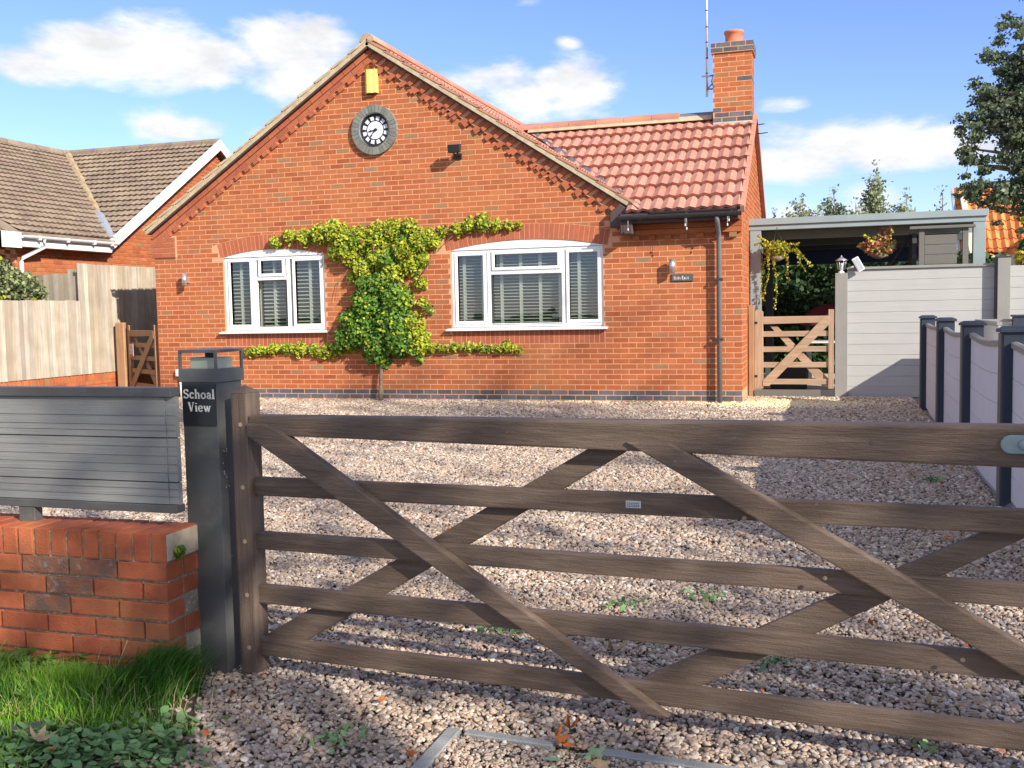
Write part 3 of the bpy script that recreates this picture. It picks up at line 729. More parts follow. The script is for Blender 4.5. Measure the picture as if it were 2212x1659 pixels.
# main ridge
mb = MB()
def half_round(x, z, r, y0, y1): 
    n = 9; a = [(x+r*math.cos(math.pi*k/n), z+r*math.sin(math.pi*k/n)) for k in range(n+1)]
    return a
for k in range(21):
    y0 = YV-.01+k*.45; a = half_round(AX, APZ+.035, .125, 0, 0)
    mb2 = MB(); mb2.prism(a, Pf, y0+.004, y0+.446)
    mb2.build('ridge_tile', M_ridge if k == 0 else M_ridgered, roofo, .004)
# wing roof
PWr = lambda u, v, w: (.055-u, GR-(v*cl+w*SL*cl), GZ+.03-v*SL*cl+w*cl)
LW = (GR+.30)/cl
def wingkeep(u, v):
    x = .055-u; z = GZ-v*SL*cl; return z > APZ-SL*(x-AX)-.10 and x > -3.95
mb = MB(); 
mb.prism([(.05, 0), (-3.75, 0), (-1.2, LW), (.05, LW)], lambda u, v, w: (u, GR-v*cl-w*SL*cl, GZ-v*SL*cl+w*cl), .0, .028)
mb.prism([(.05, 0), (-3.75, 0), (-1.2, LW), (.05, LW)], lambda u, v, w: (u, GR+v*cl+w*SL*cl, GZ-v*SL*cl+w*cl), .0, .028)
wr = mb.build('wing_roof', M_brown, house)
tiles(wr, PWr, 4.05, LW, LW/8, .318, 2, M_tile, keep=wingkeep, h=.026, th=.048, lift=.040)
tiles(wr, lambda u, v, w: (.055-u, GR+(v*cl+w*SL*cl), GZ+.03-v*SL*cl+w*cl), 4.05, LW, LW/8, .318, 2, M_tile, keep=wingkeep, joined_only=True)
for k in range(7):
    x1 = -.60-k*.45; mb = MB()
    if k == 0:
        mb.prism([(GR-.13, GZ+.01), (GR-.09, GZ+.10), (GR, GZ+.15), (GR+.09, GZ+.10), (GR+.13, GZ+.01)], lambda u, v, w: (w, u, v), x1-.52, x1); mb.build('lead_saddle', M_lead, wr)
    else:
        a = [(GR+.125*math.cos(math.pi*q/9), GZ+.055+.115*math.sin(math.pi*q/9)) for q in range(10)]
        mb.prism(a, lambda u, v, w: (w, u, v), x1-.52, x1-.075); mb.build('ridge_tile', M_ridgered, wr, .004)
mb = MB(); mb.prism([(GR-.165, GZ+.005), (GR-.10, GZ+.085), (GR+.1, GZ+.085), (GR+.165, GZ+.005)], lambda u, v, w: (w, u, v), -3.6, -.62); mb.build('ridge_mortar', M_verge, wr)
mb = MB(); mb.prism([(-.02, -.05), (LW+.02, -.05), (LW+.02, .05), (-.02, .05)], lambda u, v, w: (w, GR-(u*cl+v*SL*cl), GZ+.02-u*SL*cl+v*cl), .004, .058); mb.build('verge_bed', M_ridgered, wr)
mb = MB(); mb.prism([(-.02, -.07), (LW+.02, -.07), (LW+.02, .03), (-.02, .03)], lambda u, v, w: (w, GR+(u*cl+v*SL*cl), GZ+.02-u*SL*cl+v*cl), .004, .07); mb.build('verge_bed', M_ridgered, wr)
# valley lead between the two roofs
mb = MB(); A = Vector((-3.62, GR-.02, GZ+.035)); B = Vector((-1.30, -.30, 2.47)); n = 12; vs = []
for k in range(n+1):
    p = A.lerp(B, k/n); wdt = .05+.012*math.sin(k*2.1); vs += [p+Vector((-wdt, -.03, .05)), p+Vector((0, 0, .005)), p+Vector((wdt*1.1, .02, .05))]
mb.add(vs, [(3*k+j, 3*k+j+1, 3*k+j+4, 3*k+j+3) for k in range(n) for j in (0, 1)]); mb.build('valley_lead', M_lead, wr)
# eaves: fascia, soffit, gutter with brackets
mb = MB(); mb.box(-1.62, -.03, -.285, -.265, 2.33, 2.47); mb.build('fascia', M_brown, wr)
mb = MB(); mb.box(-1.62, -.02, -.265, -.0, 2.33, 2.345); mb.build('soffit', M_brown, wr)
mb = MB(); g = [(-.285-.055+.055*math.cos(math.pi+math.pi*q/8), 2.425+.06*math.sin(math.pi+math.pi*q/8)) for q in range(9)]; g2 = [(p[0]*1.0+(.0), p[1]+.012) for p in g[::-1]]
g2 = [(-.285-.055+.048*math.cos(math.pi+math.pi*q/8), 2.427+.052*math.sin(math.pi+math.pi*q/8)) for q in range(8, -1, -1)]
mb.prism(g+g2, lambda u, v, w: (w, u, v), -1.64, .02); mb.build('gutter', M_black, wr)
for x in (-1.35, -.72, -.12):
    mb = MB(); mb.box(x, x+.03, -.348, -.28, 2.355, 2.44); mb.build('gutter_bracket', M_black, wr)
mb = MB(); mb.tube([(-.30, -.325, 2.38), (-.30, -.29, 2.30), (-.30, -.13, 2.17), (-.30, -.085, 2.08), (-.30, -.085, -.17)], .034, 12); dp = mb.build('downpipe', M_pipe, house)
for z in (1.52, .70):
    mb = MB(); mb.box(-.345, -.255, -.122, -.0, z, z+.03); mb.build('pipe_clip', M_black, dp)
# boxed foot of the main verge, right
mb = MB(); mb.prism([(-1.80, 2.30), (-1.44, 2.30), (-1.44, 2.47), (-1.66, 2.62), (-1.80, 2.5)], Pf, -.13, .0); mb.box(-1.62, -1.45, -.30, -.13, 2.18, 2.45); mb.build('eaves_box', M_brown, roofo, .01)

# --- chimney
ch = (-.585, .0, 1.90, 2.42)
mb = MB(); mb.box(ch[0]+.0022, ch[1]-.0022, ch[2]+.0022, ch[3], 3.5, 5.04); mb.box(ch[0]-.0238, ch[1]+.0238, ch[2]-.0238, ch[3]+.03, 5.03, 5.184); chim = mb.build('chimney', M_mortar, roofo)
mb = MB(); mb.box(ch[0]-.005, ch[1]+.008, ch[2]-.012, ch[2]+.2, 3.78, 3.985); mb.build('chimney_apron', M_cement, chim, .01)
mb = MB(); mb.lathe((ch[0]+.30, ch[2]+.25, 5.18), [(.155, 0), (.15, .03), (.135, .04), (.135, .17), (.152, .18), (.152, .215), (.12, .215), (.115, .02)], 20); mb.build('chimney_pot', M_pot, chim)
for face in (0, 1):
    for r in range(17):
        z0 = 3.985+r*.0755 if r < 14 else 5.035+(r-14)*.0755
        if r >= 16: continue
        pr = .026 if r >= 14 else 0
        x0, x1 = (ch[0]-pr, ch[1]+pr) if face == 0 else (ch[2]-pr, ch[3])
        off = (0, .1125)[r % 2]; k = -1
        while True:
            a = x1-(k+1)*.225+off; b = a+.225; k += 1
            if b <= x0+.02: break
            a2, b2 = max(a+.0065, x0), min(b-.0065, x1)
            if b2-a2 < .02: continue
            mtl = M_blue if (r >= 14 or r < 2 or (r == 2 and b2 < -.33 and face == 0) or (r == 8 and a2 > -.4)) else M_brick
            poly = [(a2, z0+.0065), (b2, z0+.0065), (b2, z0+.069), (a2, z0+.069)]
            PP = (lambda u, v, w, pr=pr: (u, ch[2]-pr+w, v)) if face == 0 else (lambda u, v, w, pr=pr: (ch[1]+pr-w, u, v))
            lay([poly], PP, chim, mtl, 'brick', .03, 300, key='ch'+mtl.name+str(face)+str(pr))
# roof aerial
ae = empty('roof_aerial', (-.68, 2.0, 4.4), 'tall thin aerial mast strapped to the left of the chimney', 'aerial')
mb = MB(); mb.tube([(-.68, 1.96, 4.40), (-.68, 1.96, 7.2)], .019, 8); mb.build('mast', M_galv, ae)
for z in (4.75, 4.98, 5.22, 5.45, 5.7, 5.95): 
    mb = MB(); mb.tube([(-.68, 1.96, z), (-.68, 1.96, z+.012)], .024, 8); mb.build('mast_collar', M_black2, ae)
mb = MB(); mb.box(-.76, -.52, 1.93, 1.95, 4.70, 4.722); mb.box(-.68, -.56, 1.93, 1.95, 4.50, 4.52); mb.tube([(-.56, 1.9, 4.72), (-.60, 1.9, 4.62), (-.565, 1.9, 4.52)], .016, 6); mb.tube([(-.68, 1.92, 4.5), (-.62, 1.92, 4.56), (-.57, 1.9, 4.60)], .012, 6); mb.build('bracket', M_lead, ae)
ab = empty('roof_aerial', (.05, 2.0, 3.9), 'two short dark aerial rods sticking out right of the chimney foot', 'aerial')
for z, x in ((3.955, .0), (3.82, .05)):
    mb = MB(); mb.tube([(x, 2.2, z), (x+.17, 2.15, z+.004)], .008, 6); mb.build('rod', M_black2, ab)

# --- things fixed to the wall
clk = empty('wall_clock', (CLK[0], .02, CLK[1]), 'round black and white clock with arched hands recessed in a grey brick ring', 'clock')
mb = MB(); n = 40
mb.add([(CLK[0]+r*math.cos(2*math.pi*k/n), y, CLK[1]+r*math.sin(2*math.pi*k/n)) for (r, y) in ((.368, .01), (.368, -.052), (.256, -.052), (.246, -.002)) for k in range(n)],
       [(j*n+k, j*n+(k+1) % n, (j+1)*n+(k+1) % n, (j+1)*n+k) for j in range(3) for k in range(n)])
mb.build('ring_bed', M_mortarw, clk)
nb = 34; ps = []
for k in range(nb):
    t0 = 2*math.pi*k/nb+.011; t1 = 2*math.pi*(k+1)/nb-.011
    mb = MB(); mb.prism([(CLK[0]+r*math.cos(t), CLK[1]+r*math.sin(t)) for t, r in ((t0, .262), (t1, .262), (t1, .37), (t0, .37))], Pf, -.062, .0); mb.build('ring_brick', M_ring, clk)
mb = MB(); mb.lathe((CLK[0], 0, CLK[1]), [(.256, -.060), (.256, .0), (.245, .0), (.245, -.060)], 40, axis='y', cap=False); mb.build('ring_lining', M_galv, clk)
mb = MB(); mb.lathe((CLK[0], 0, CLK[1]), [(.246, -.008), (.246, .0)], 40, axis='y'); mb.build('dial', M_black2, clk)
mb = MB(); mb.lathe((CLK[0], 0, CLK[1]), [(.132, -.012), (.132, -.0085)], 36, axis='y'); mb.build('dial_centre', M_face, clk)
for k in range(12):
    t0 = 2*math.pi*(k+.5)/12-.17; t1 = t0+.34
    mb = MB(); mb.prism([(CLK[0]+r*math.sin(t), CLK[1]+r*math.cos(t)) for t, r in ((t0, .150), (t1, .150), ((t0+t1)/2+.15, .207), ((t0+t1)/2-.15, .207))], Pf, -.012, -.0085); mb.build('numeral_cell', M_face, clk)
def hand(ang, L, w, y):
    c, s = math.cos(ang), math.sin(ang)
    P = lambda u, v, q: (CLK[0]+v*s+u*c, q, CLK[1]+v*c-u*s)
    mb = MB(); mb.prism([(-w, -.04), (w, -.04), (w*.7, L*.45), (w*1.6, L*.62), (0, L), (-w*1.6, L*.62), (-w*.7, L*.45)], P, y, y+.004); mb.build('hand', M_black2, clk)
hand(math.radians(262), .12, .010, -.020); hand(math.radians(218), .165, .008, -.026)
mb = MB(); mb.lathe((CLK[0], 0, CLK[1]), [(.022, -.028), (.022, -.012)], 16, axis='y'); mb.build('hub', M_black2, clk)
al = empty('alarm_box', (-5.41, -.05, 4.6), 'yellow burglar alarm box under the gable peak', 'alarm box')
mb = MB(); mb.prism([(-.10, 0), (-.10, -.045), (-.06, -.085), (.01, -.088), (.03, -.07), (.085, -.075), (.10, -.06), (.10, 0)], lambda u, v, w: (-5.425+u, v-.0, w), 4.452, 4.80); mb.build('cover', M_yellow, al, .008, 2)
mb = MB(); mb.box(-5.50, -5.36, -.06, -.01, 4.442, 4.453); mb.build('base', M_black2, al)
fl = empty('floodlight', (-4.17, -.15, 3.5), 'small black floodlight on a bracket high in the gable', 'floodlight')
mb = MB(); mb.box(-4.15, -4.02, -.03, .0, 3.40, 3.48); mb.build('mount', M_black2, fl, .004)
mb = MB(); mb.tube([(-4.10, -.02, 3.44), (-4.10, -.12, 3.45), (-4.10, -.17, 3.50)], .012, 8); mb.tube([(-4.04, -.02, 3.44), (-4.04, -.12, 3.45), (-4.04, -.17, 3.50)], .012, 8); mb.build('arm', M_black2, fl)
mb = MB(); mb.add([(-4.155+a, -.17+b, 3.545+c) for a, b, c in ((0, 0, .045), (.19, 0, .045), (.19, -.09, .03), (0, -.09, .03), (.02, .02, -.075), (.17, .02, -.075), (.19, -.075, -.085), (0, -.075, -.085))], [(0,1,2,3),(4,5,6,7),(0,1,5,4),(1,2,6,5),(2,3,7,6),(3,0,4,7)]); mb.build('lamp_head', M_black2, fl, .008)
def wall_light(x, z, lab):
    w = empty('wall_light', (x, -.06, z), lab, 'wall light', 'up and down wall lights')
    mb = MB(); mb.box(x-.022, x+.022, -.065, .0, z-.05, z+.05); mb.build('bracket', M_silver, w)
    mb = MB(); mb.lathe((x, -.105, z), [(.036, -.098), (.041, -.098), (.041, .098), (.036, .098), (.034, .06), (.034, -.06)], 18); mb.build('tube', M_silver, w)
wall_light(-8.79, 1.762, 'silver cylinder wall light left of the left window'); wall_light(-.935, 1.732, 'silver cylinder wall light above the house name plate')

def strokes(txt, font, x, z, h, adv, P, M, parent, name='letter', sw=.11, y0=0, y1=.002, fx=1.0):
    """lettering built from broad and thin strokes with serifs; each letter one raised piece"""
    for chh in txt:
        g = font.get(chh)
        if g is None: x += adv*.5; continue
        w, st = g; mb = MB()
        for pts, wd in st:
            for i in range(len(pts)-1):
                a = Vector(pts[i]); b = Vector(pts[i+1]); d = (b-a); L = d.length
                if L < 1e-6: continue
                d /= L; n = Vector((-d.y, d.x))*wd*sw*.5; e = d*wd*sw*.18
                q = [a-e+n, a-e-n, b+e-n, b+e+n]
                mb.prism([(x+c.x*h*fx, z+c.y*h) for c in q], P, y0, y1+random.uniform(0, .0002))
        mb.build(name, M, parent); x += (w+.10)*h*fx
    return x
def arc(cx, cy, rx, ry, a0, a1, n=9): return [(cx+rx*math.cos(math.radians(a0+(a1-a0)*k/n)), cy+ry*math.sin(math.radians(a0+(a1-a0)*k/n))) for k in range(n+1)]
FONT = {
 'S': (.56, [(arc(.28, .75, .21, .22, 20, 265, 9), 1.0), (arc(.28, .27, .22, .24, 85, -160, 9), 1.0), ([(.49, .98), (.49, .76)], .5), ([(.05, .22), (.05, .0)], .5)]),
 'c': (.46, [(arc(.25, .33, .20, .31, 50, 320, 9), 1.0), ([(.38, .52), (.40, .56)], 1.3)]),
 'h': (.56, [([(.12, 0), (.12, 1.04)], 1.1), ([(.12, .5), (.24, .64), (.38, .62), (.44, .5), (.44, 0)], 1.0), ([(.02, 0), (.22, 0)], .5), ([(.35, 0), (.54, 0)], .5), ([(.03, 1.02), (.12, 1.04)], .6)]),
 'o': (.52, [(arc(.26, .32, .21, .31, 0, 360, 14), .95)]),
 'a': (.48, [([(.08, .52), (.18, .64), (.32, .60), (.36, .5), (.36, .06), (.46, .02)], 1.0), (arc(.22, .19, .15, .17, 75, 330, 9), .9), ([(.20, .37), (.36, .40)], .6)]),
 'l': (.24, [([(.12, 0), (.12, 1.04)], 1.1), ([(.02, 0), (.23, 0)], .5), ([(.03, 1.02), (.12, 1.04)], .6)]),
 'V': (.66, [([(.10, 1.0), (.34, .0)], 1.15), ([(.34, 0), (.58, 1.0)], .6), ([(0, 1), (.22, 1)], .5), ([(.48, 1), (.67, 1)], .5)]),
 'i': (.24, [([(.12, 0), (.12, .62)], 1.1), ([(.03, .61), (.12, .62)], .6), ([(.02, 0), (.23, 0)], .5), ([(.12, .86), (.12, .92)], 1.2)]),
 'e': (.48, [(arc(.25, .32, .20, .31, 8, 320, 12), .95), ([(.07, .35), (.44, .35)], .6)]),
 'w': (.76, [([(.08, .62), (.24, 0)], 1.0), ([(.24, 0), (.38, .55)], .6), ([(.38, .62), (.52, 0)], 1.0), ([(.52, 0), (.68, .62)], .6), ([(0, .62), (.18, .62)], .5), ([(.6, .62), (.76, .62)], .5)]),
 'B': (.52, [([(.1, 0), (.1, 1)], 1.1), (arc(.2, .76, .24, .24, 90, -90, 6), 1), (arc(.2, .27, .28, .26, 90, -90, 6), 1), ([(.1, 1), (.2, 1)], .7), ([(.1, .5), (.2, .5)], .7), ([(.1, 0), (.2, 0)], .7)]),
 't': (.34, [([(.15, .85), (.15, .08), (.3, .02)], 1.0), ([(.02, .62), (.3, .62)], .6)]),
 'E': (.5, [([(.1, 0), (.1, 1)], 1.1), ([(.1, 1), (.46, 1)], .8), ([(.1, .5), (.38, .5)], .8), ([(.1, 0), (.48, 0)], .8)]),
 'x': (.48, [([(.06, .62), (.42, 0)], 1.1), ([(.42, .62), (.06, 0)], .6)]),
}
pq = empty('house_name_plate', (-.81, -.01, 1.57), 'small dark slate name plate with white lettering on the wing wall', 'name plate')
mb = MB(); mb.box(-.957, -.660, -.022, -.002, 1.523, 1.622); mb.build('plate', mat('slate plate', (.09, .085, .08), .6, .1, 9, .1), pq, .003)
strokes('Bota Exoa', FONT, -.925, 1.55, .042, .03, lambda u, v, w: (u, -.0245+w, v), M_white2, pq, sw=.2, y0=0, y1=.002)
mt = empty('outside_tap', (-9.03, -.04, .2), 'small white outside tap box with pipe low by the left corner', 'tap')
mb = MB(); mb.box(-9.07, -8.97, -.07, -.002, .19, .31); mb.build('cover', M_white2, mt, .012)
mb = MB(); mb.tube([(-9.02, -.03, .2), (-9.0, -.03, .05), (-9.0, -.03, -.16)], .014, 8); mb.build('pipe', M_white2, mt)
mb = MB(); mb.lathe((-.426, 0, .692), [(.014, -.006), (.014, .0)], 10, axis='y'); tag(mb.build('vent_plug', M_white2), 'tiny pale vent cap on the wall left of the downpipe', 'vent cap')
ic = empty('string_lights', (-.9, -.35, 2.33), 'clear string lights hanging from the wing gutter', 'string lights')
mb = MB(); mb.tube([(-1.6+.16*k, -.352, 2.375-.012*(k % 2)) for k in range(11)], .003, 4); mb.build('wire', M_black2, ic)
for x, l in ((-1.5, .13), (-.72, .10), (-.70, .15), (-.16, .12), (-.14, .06)):
    mb = MB(); mb.tube([(x, -.352, 2.37), (x, -.352, 2.37-l)], .002, 4); mb.lathe((x, -.352, 2.37-l), [(.004, -.02), (.009, -.01), (.009, .01), (.004, .016)], 8); mb.build('bulb', M_white2, ic)

# ================================================================== CLIMBING PLANT
def wp(px, py, Y=0.0):
    d = ray(px, py); t = (Y-CAM.y)/d.y; return CAM+d*t
cp = empty('climbing_plant', (-5.38, -.14, -.15), 'leafy green climber trained on the wall between the two windows', 'climber')
YEL = [(590,522,13),(622,510,15),(655,512,18),(690,506,22),(722,503,26),(745,520,28),(775,520,30),(755,548,28),(725,545,20),(815,512,30),(845,497,24),(882,490,17),(905,518,26),(872,540,30),(820,552,34),(785,580,26),(935,512,12),(925,500,9),(958,500,10),(983,493,12),(1012,486,15),(1043,482,17),(1072,488,12),(1098,487,10),(1118,484,7),(846,590,27),(888,575,20),(1040,469,9),(905,610,15),(868,645,24),(912,655,12),(905,735,24),(890,700,26),(745,690,16),(765,645,12),(760,600,14),(935,520,16),(910,560,14),(990,500,9),(950,495,8),(905,755,16)]
YEL += [(535,763,7),(558,757,9),(585,755,11),(615,752,11),(645,750,12),(675,754,12),(703,754,12),(640,764,8),(697,770,7),(932,752,10),(955,751,9),(980,750,8),(1010,750,9),(1038,751,9),(1062,752,7),(1093,748,11),(1108,755,9),(1124,757,6)]
DRK = [(792,615,24),(828,615,30),(858,645,32),(800,655,38),(848,695,46),(790,712,40),(762,690,26),(742,722,20),(820,742,34),(868,738,32),(738,745,14),(895,757,14),(826,778,17),(803,765,20),(735,752,12),(760,735,22),(840,560,20),(870,520,14),(905,775,8),(715,752,9),(925,668,9)]
def blob(bl, dens, thick):
    P = []
    for (x, y, r) in bl:
        c = wp(x, y, -.1); R = r/138.0; n = int(dens*math.pi*R*R*(1+R*2)+6)
        q = rng.normal(size=(n, 3)); q /= np.linalg.norm(q, axis=1)[:, None]; q *= (rng.random(n)**(1/2.4))[:, None]*R*1.12
        q += rng.normal(scale=.012, size=q.shape)
        yy = -.03-thick*min(1, R/.2)*rng.random(n)*np.clip(1.25-(q[:, 0]**2+q[:, 2]**2)/R**2, .15, 1)
        P.append(np.stack([c.x+q[:, 0], yy, c.z+q[:, 2]], 1))
    return np.concatenate(P)
YEL += [(532+k*9.2, 760-6*math.sin(k*.19)+random.uniform(-3, 3), random.uniform(5, 10)) for k in range(21)] + [(925+k*8.2, 752+random.uniform(-3, 3), random.uniform(5, 9)) for k in range(22)] + [(735+k*6, 752+random.uniform(-5, 5), 8) for k in range(8)]
py_ = blob(YEL, 3600, .20); pd = blob(DRK, 2300, .34)  # yellow-green leaves in the outer blobs, darker green in the middle
fy = leaf_mesh('yellow_foliage', py_, .034, [M_leafy, M_leafd, M_leafp], 1.6, np.tile([.3, -1, .5], (len(py_), 1)), mats=np.where(rng.random(len(py_)) < .18, 1, np.where(rng.random(len(py_)) < .05, 2, 0)))
tag(link('yellow_foliage', fy, None, cp), kind='stuff')
fd = leaf_mesh('foliage', pd, .043, [M_leafd, M_leafy], 1.4, np.tile([.3, -1, .45], (len(pd), 1)), mats=(rng.random(len(pd)) < .13).astype(int))
tag(link('foliage', fd, None, cp), kind='stuff')
mb = MB(); mb.tube([(-5.39, -.12, -.2), (-5.385, -.115, .0), (-5.375, -.10, .3), (-5.38, -.10, .8), (-5.42, -.09, 1.4), (-5.4, -.08, 2.1)], [.036, .031, .028, .024, .02, .012], 8); mb.build('trunk', M_bark, cp)
def stem(pts, r): 
    mb = MB(); mb.tube([wp(x, y, -.06) for x, y in pts], [r]*(len(pts)-1)+[r*.4], 5); mb.build('stem', M_bark, cp)
stem([(825, 770), (780, 755), (700, 752), (600, 757), (530, 764)], .012); stem([(825, 770), (870, 758), (960, 752), (1060, 752), (1130, 757)], .012)
stem([(825, 640), (790, 560), (720, 515), (640, 512), (580, 524)], .012); stem([(830, 620), (880, 545), (925, 510), (985, 494), (1060, 484), (1124, 483)], .011)
for pts in ([(770,560),(730,610),(722,650)],[(700,520),(660,545)],[(1000,490),(960,525),(945,545)],[(720,750),(700,775)],[(745,700),(706,745)],[(905,660),(925,645)],[(860,500),(862,472)],[(1040,480),(1040,460)],[(905,600),(925,575),(940,540)],[(760,640),(730,655)]): stem(pts, .005)

# ================================================================== GATEWAY
GA = Vector((-1.06, -10.90, 0)); GD = Vector((.99452, -.10453, 0)); GN = Vector((.10453, .99452, 0))
KZ = .0125   # the gate rises slightly towards its hinge end
def PG(s, z, w): return tuple(GA+GD*s+GN*w+Vector((0, 0, z+KZ*s)))
gate = empty('field_gate', (.7, -11.1, -.2), 'wide dark stained five bar timber gate across the gravel drive', 'gate')
def member(name, poly, w0, w1, M, bev=.006, P=PG, par=None):
    mb = MB(); mb.prism(poly, P, w0, w1); return mb.build(name, M, par if par is not None else gate, bev, 2)
GL = 3.30
st = member('stile', [(.030, -.212), (.104, -.212), (.104, .882), (.030, .882)], .0, .085, M_gateup)
mb = MB(); q = [PG(.030, .882, 0), PG(.104, .882, 0), PG(.104, .882, .085), PG(.030, .882, .085), PG(.067, .912, .042)]
mb.add(q, [(0,1,4),(1,2,4),(2,3,4),(3,0,4),(0,1,2,3)]); mb.build('stile_cap', M_gateup, st)
member('top_rail', [(.104, .723), (GL, .668), (GL, .795), (.104, .796)], .002, .078, M_gatewood, .008)
for z0, z1, nm in ((.484, .556, 0), (.274, .344, 0), (.061, .136, 0), (-.145, -.071, 0)): member('rail', [(.095, z0), (GL, z0), (GL, z1), (.095, z1)], .030, .060, M_gatewood)
member('brace', [(.106, .720), (.106, .768), (.185, .768), (.262, .737), (1.738, -.166), (1.648, -.166)], -.010, .0295, M_gatewood)
member('brace', [(1.60, .728), (1.745, .728), (GL-.02, -.106), (GL-.02, -.17), (GL-.08, -.17)], -.010, .0295, M_gatewood)
member('brace', [(.10, -.140), (.19, -.140), (1.605, .700), (1.605, .722), (1.50, .722), (.10, -.075)], .0605, .088, M_gatewood)
member('brace', [(1.62, -.140), (1.715, -.140), (GL-.04, .76), (GL-.13, .76), (1.62, -.075)], .0605, .088, M_gatewood)
member('stile', [(GL, -.23), (GL+.09, -.23), (GL+.09, .88), (GL, .88)], .0, .085, M_gateup)
for z in (.762, .52, .31, .10, -.108):
    mb = MB(); c = Vector(PG(.072, z, 0)); mb.lathe((0, 0, 0), [(.0085, -.0015), (.0085, .002)], 12, axis='y'); mb.v = [tuple(Vector(v)+c) for v in mb.v]; mb.build('dowel', M_ltwood, gate)
for s, z in ((.42, .60), (.92, .268), (1.30, .055), (1.66, -.15), (1.36, .52), (1.98, .50), (2.22, .33), (2.6, .12), (2.35, .74), (1.18, .752)):
    mb = MB(); c = Vector(PG(s, z, -.0102 if z < .73 and s < 2.7 and s != 1.36 else .0015)); 
    if s in (1.36,): c = Vector(PG(s, z, .0299))
    mb.lathe((0, 0, 0), [(.0065, -.0012), (.0065, .001)], 10, axis='y'); mb.v = [tuple(Vector(v)+c) for v in mb.v]; mb.build('bolt_head', M_gateup, gate)
hn = MB(); pl = []
for k in range(9): a = math.radians(90+180*k/8); pl.append((2.716+.027*math.cos(a), .744+.026*math.sin(a)+ .0))
pl += [(GL+.12, .718), (GL+.12, .770)]
hn.prism(pl, PG, -.006, .0015); hg = hn.build('hinge_strap', M_hinge, gate, .002)
mb = MB(); c = Vector(PG(2.748, .744, -.006)); mb.lathe((0, 0, 0), [(.006, -.011), (.013, -.008), (.015, .001)], 14, axis='y'); mb.v = [tuple(Vector(v)+c) for v in mb.v]; mb.build('bolt', M_hinge, hg)
mb = MB(); mb.prism([(1.589, .507), (1.640, .507), (1.640, .531), (1.589, .531)], PG, .0285, .0305); mp_ = mb.build('maker_plate', M_galv, gate)
for z in (.523, .517, .512):
    mb = MB(); 
    for k in range(7): mb.prism([(1.593+k*.0062, z-.0012), (1.597+k*.0062, z-.0012), (1.597+k*.0062, z+.0012), (1.593+k*.0062, z+.0012)], PG, .0275, .0287)
    mb.build('plate_print', M_black2, mp_)
gp2 = empty('gate_post', (2.4, -11.3, -.3), 'anthracite gate post at the hinge end of the field gate', 'post')
member('shaft', [(GL+.13, -.3), (GL+.30, -.3), (GL+.30, .95), (GL+.13, .95)], -.02, .15, M_anth, .004, par=gp2)

# pillar with lantern
PA = Vector((-1.083, -10.913, 0))
def PP(s, z, w): return tuple(PA+GD*s+GN*w+Vector((0, 0, z)))
pil = empty('gate_pillar', (-1.17, -10.84, -.25), 'square anthracite pillar with open lantern cap carrying the Schoal View plate', 'pillar')
SP = .168
member('shaft', [(-SP, -.26), (0, -.26), (0, .924), (-SP, .924)], .0, .150, M_anth, .003, PP, pil)
member('cap_band', [(-SP-.008, .924), (.008, .924), (.008, .972), (-SP-.008, .972)], -.008, .158, M_anth, .002, PP, pil)
lan = member('lantern_floor', [(-SP-.004, .972), (.004, .972), (.004, .975), (-SP-.004, .975)], -.004, .154, M_anth, 0, PP, pil)
for (a, b) in ((-SP-.007, -SP+.003), (-.003, .007)):
    for (w0, w1) in ((-.007, .003), (.147, .157)): member('mullion', [(a, .972), (b, .972), (b, 1.040), (a, 1.040)], w0, w1, M_anth, .001, PP, pil)
mb = MB(); T = [PP(a, z, w) for z, e in ((1.038, .007), (1.049, .007)) for a, w in ((-SP-e, -e), (e, -e), (e, .150+e), (-SP-e, .150+e))]+[PP(-SP/2, 1.053, .075)]
mb.add(T, [(0,1,2,3),(0,1,5,4),(1,2,6,5),(2,3,7,6),(3,0,4,7),(4,5,8),(5,6,8),(6,7,8),(7,4,8)]); mb.build('lantern_roof', M_anth, pil, .001)
M_diff = mat('frosted lantern block', (.36, .38, .30), .35, .04, 5, 0, 60, .5)
member('diffuser', [(-SP+.026, .974), (-.022, .974), (-.022, 1.018), (-SP+.026, 1.018)], .022, .128, M_diff, .003, PP, pil)
member('lamp_stem', [(-SP/2-.012, 1.018), (-SP/2+.012, 1.018), (-SP/2+.012, 1.038), (-SP/2-.012, 1.038)], .06, .09, M_black2, 0, PP, pil)
nm = empty('name_plate', (-1.17, -10.92, .8), 'black plate lettered Schoal View on the gate pillar', 'name plate')
member('plate', [(-SP+.004, .757), (-.004, .757), (-.004, .918), (-SP+.004, .918)], -.0055, -.0008, mat('gloss black plate', (.022, .026, .031), .22, .06, 6, 0, 60, .6), .001, PP, nm)
strokes('Schoal', FONT, -SP+.012, .862, .034, .02, PP, M_letter, nm, sw=.135, fx=1.32, y0=-.0072, y1=-.0056)
strokes('View', FONT, -SP+.032, .812, .034, .02, PP, M_letter, nm, sw=.135, fx=1.32, y0=-.0072, y1=-.0056)
# droppings and scratches on the side of the pillar
M_spot = mat('pale splash', (.55, .55, .42), .8, .1, 9, 0)
mb = MB()
for k in range(16):
    z = random.choice([.66, .64, .60, .57, .555, .55, .535, .52, .44, .40, .34, .24])+random.uniform(-.01, .01); w = random.uniform(.015, .05); r = random.uniform(.0015, .0038)
    mb.prism([(w+r*math.cos(t)*.8, z+r*math.sin(t)*1.3) for t in (0, 1.05, 2.1, 3.14, 4.2, 5.2)], lambda u, v, q: PP(q, v, u), .0003, .0010)
tag(mb.build('splash_mark', M_spot, pil), kind='stuff')

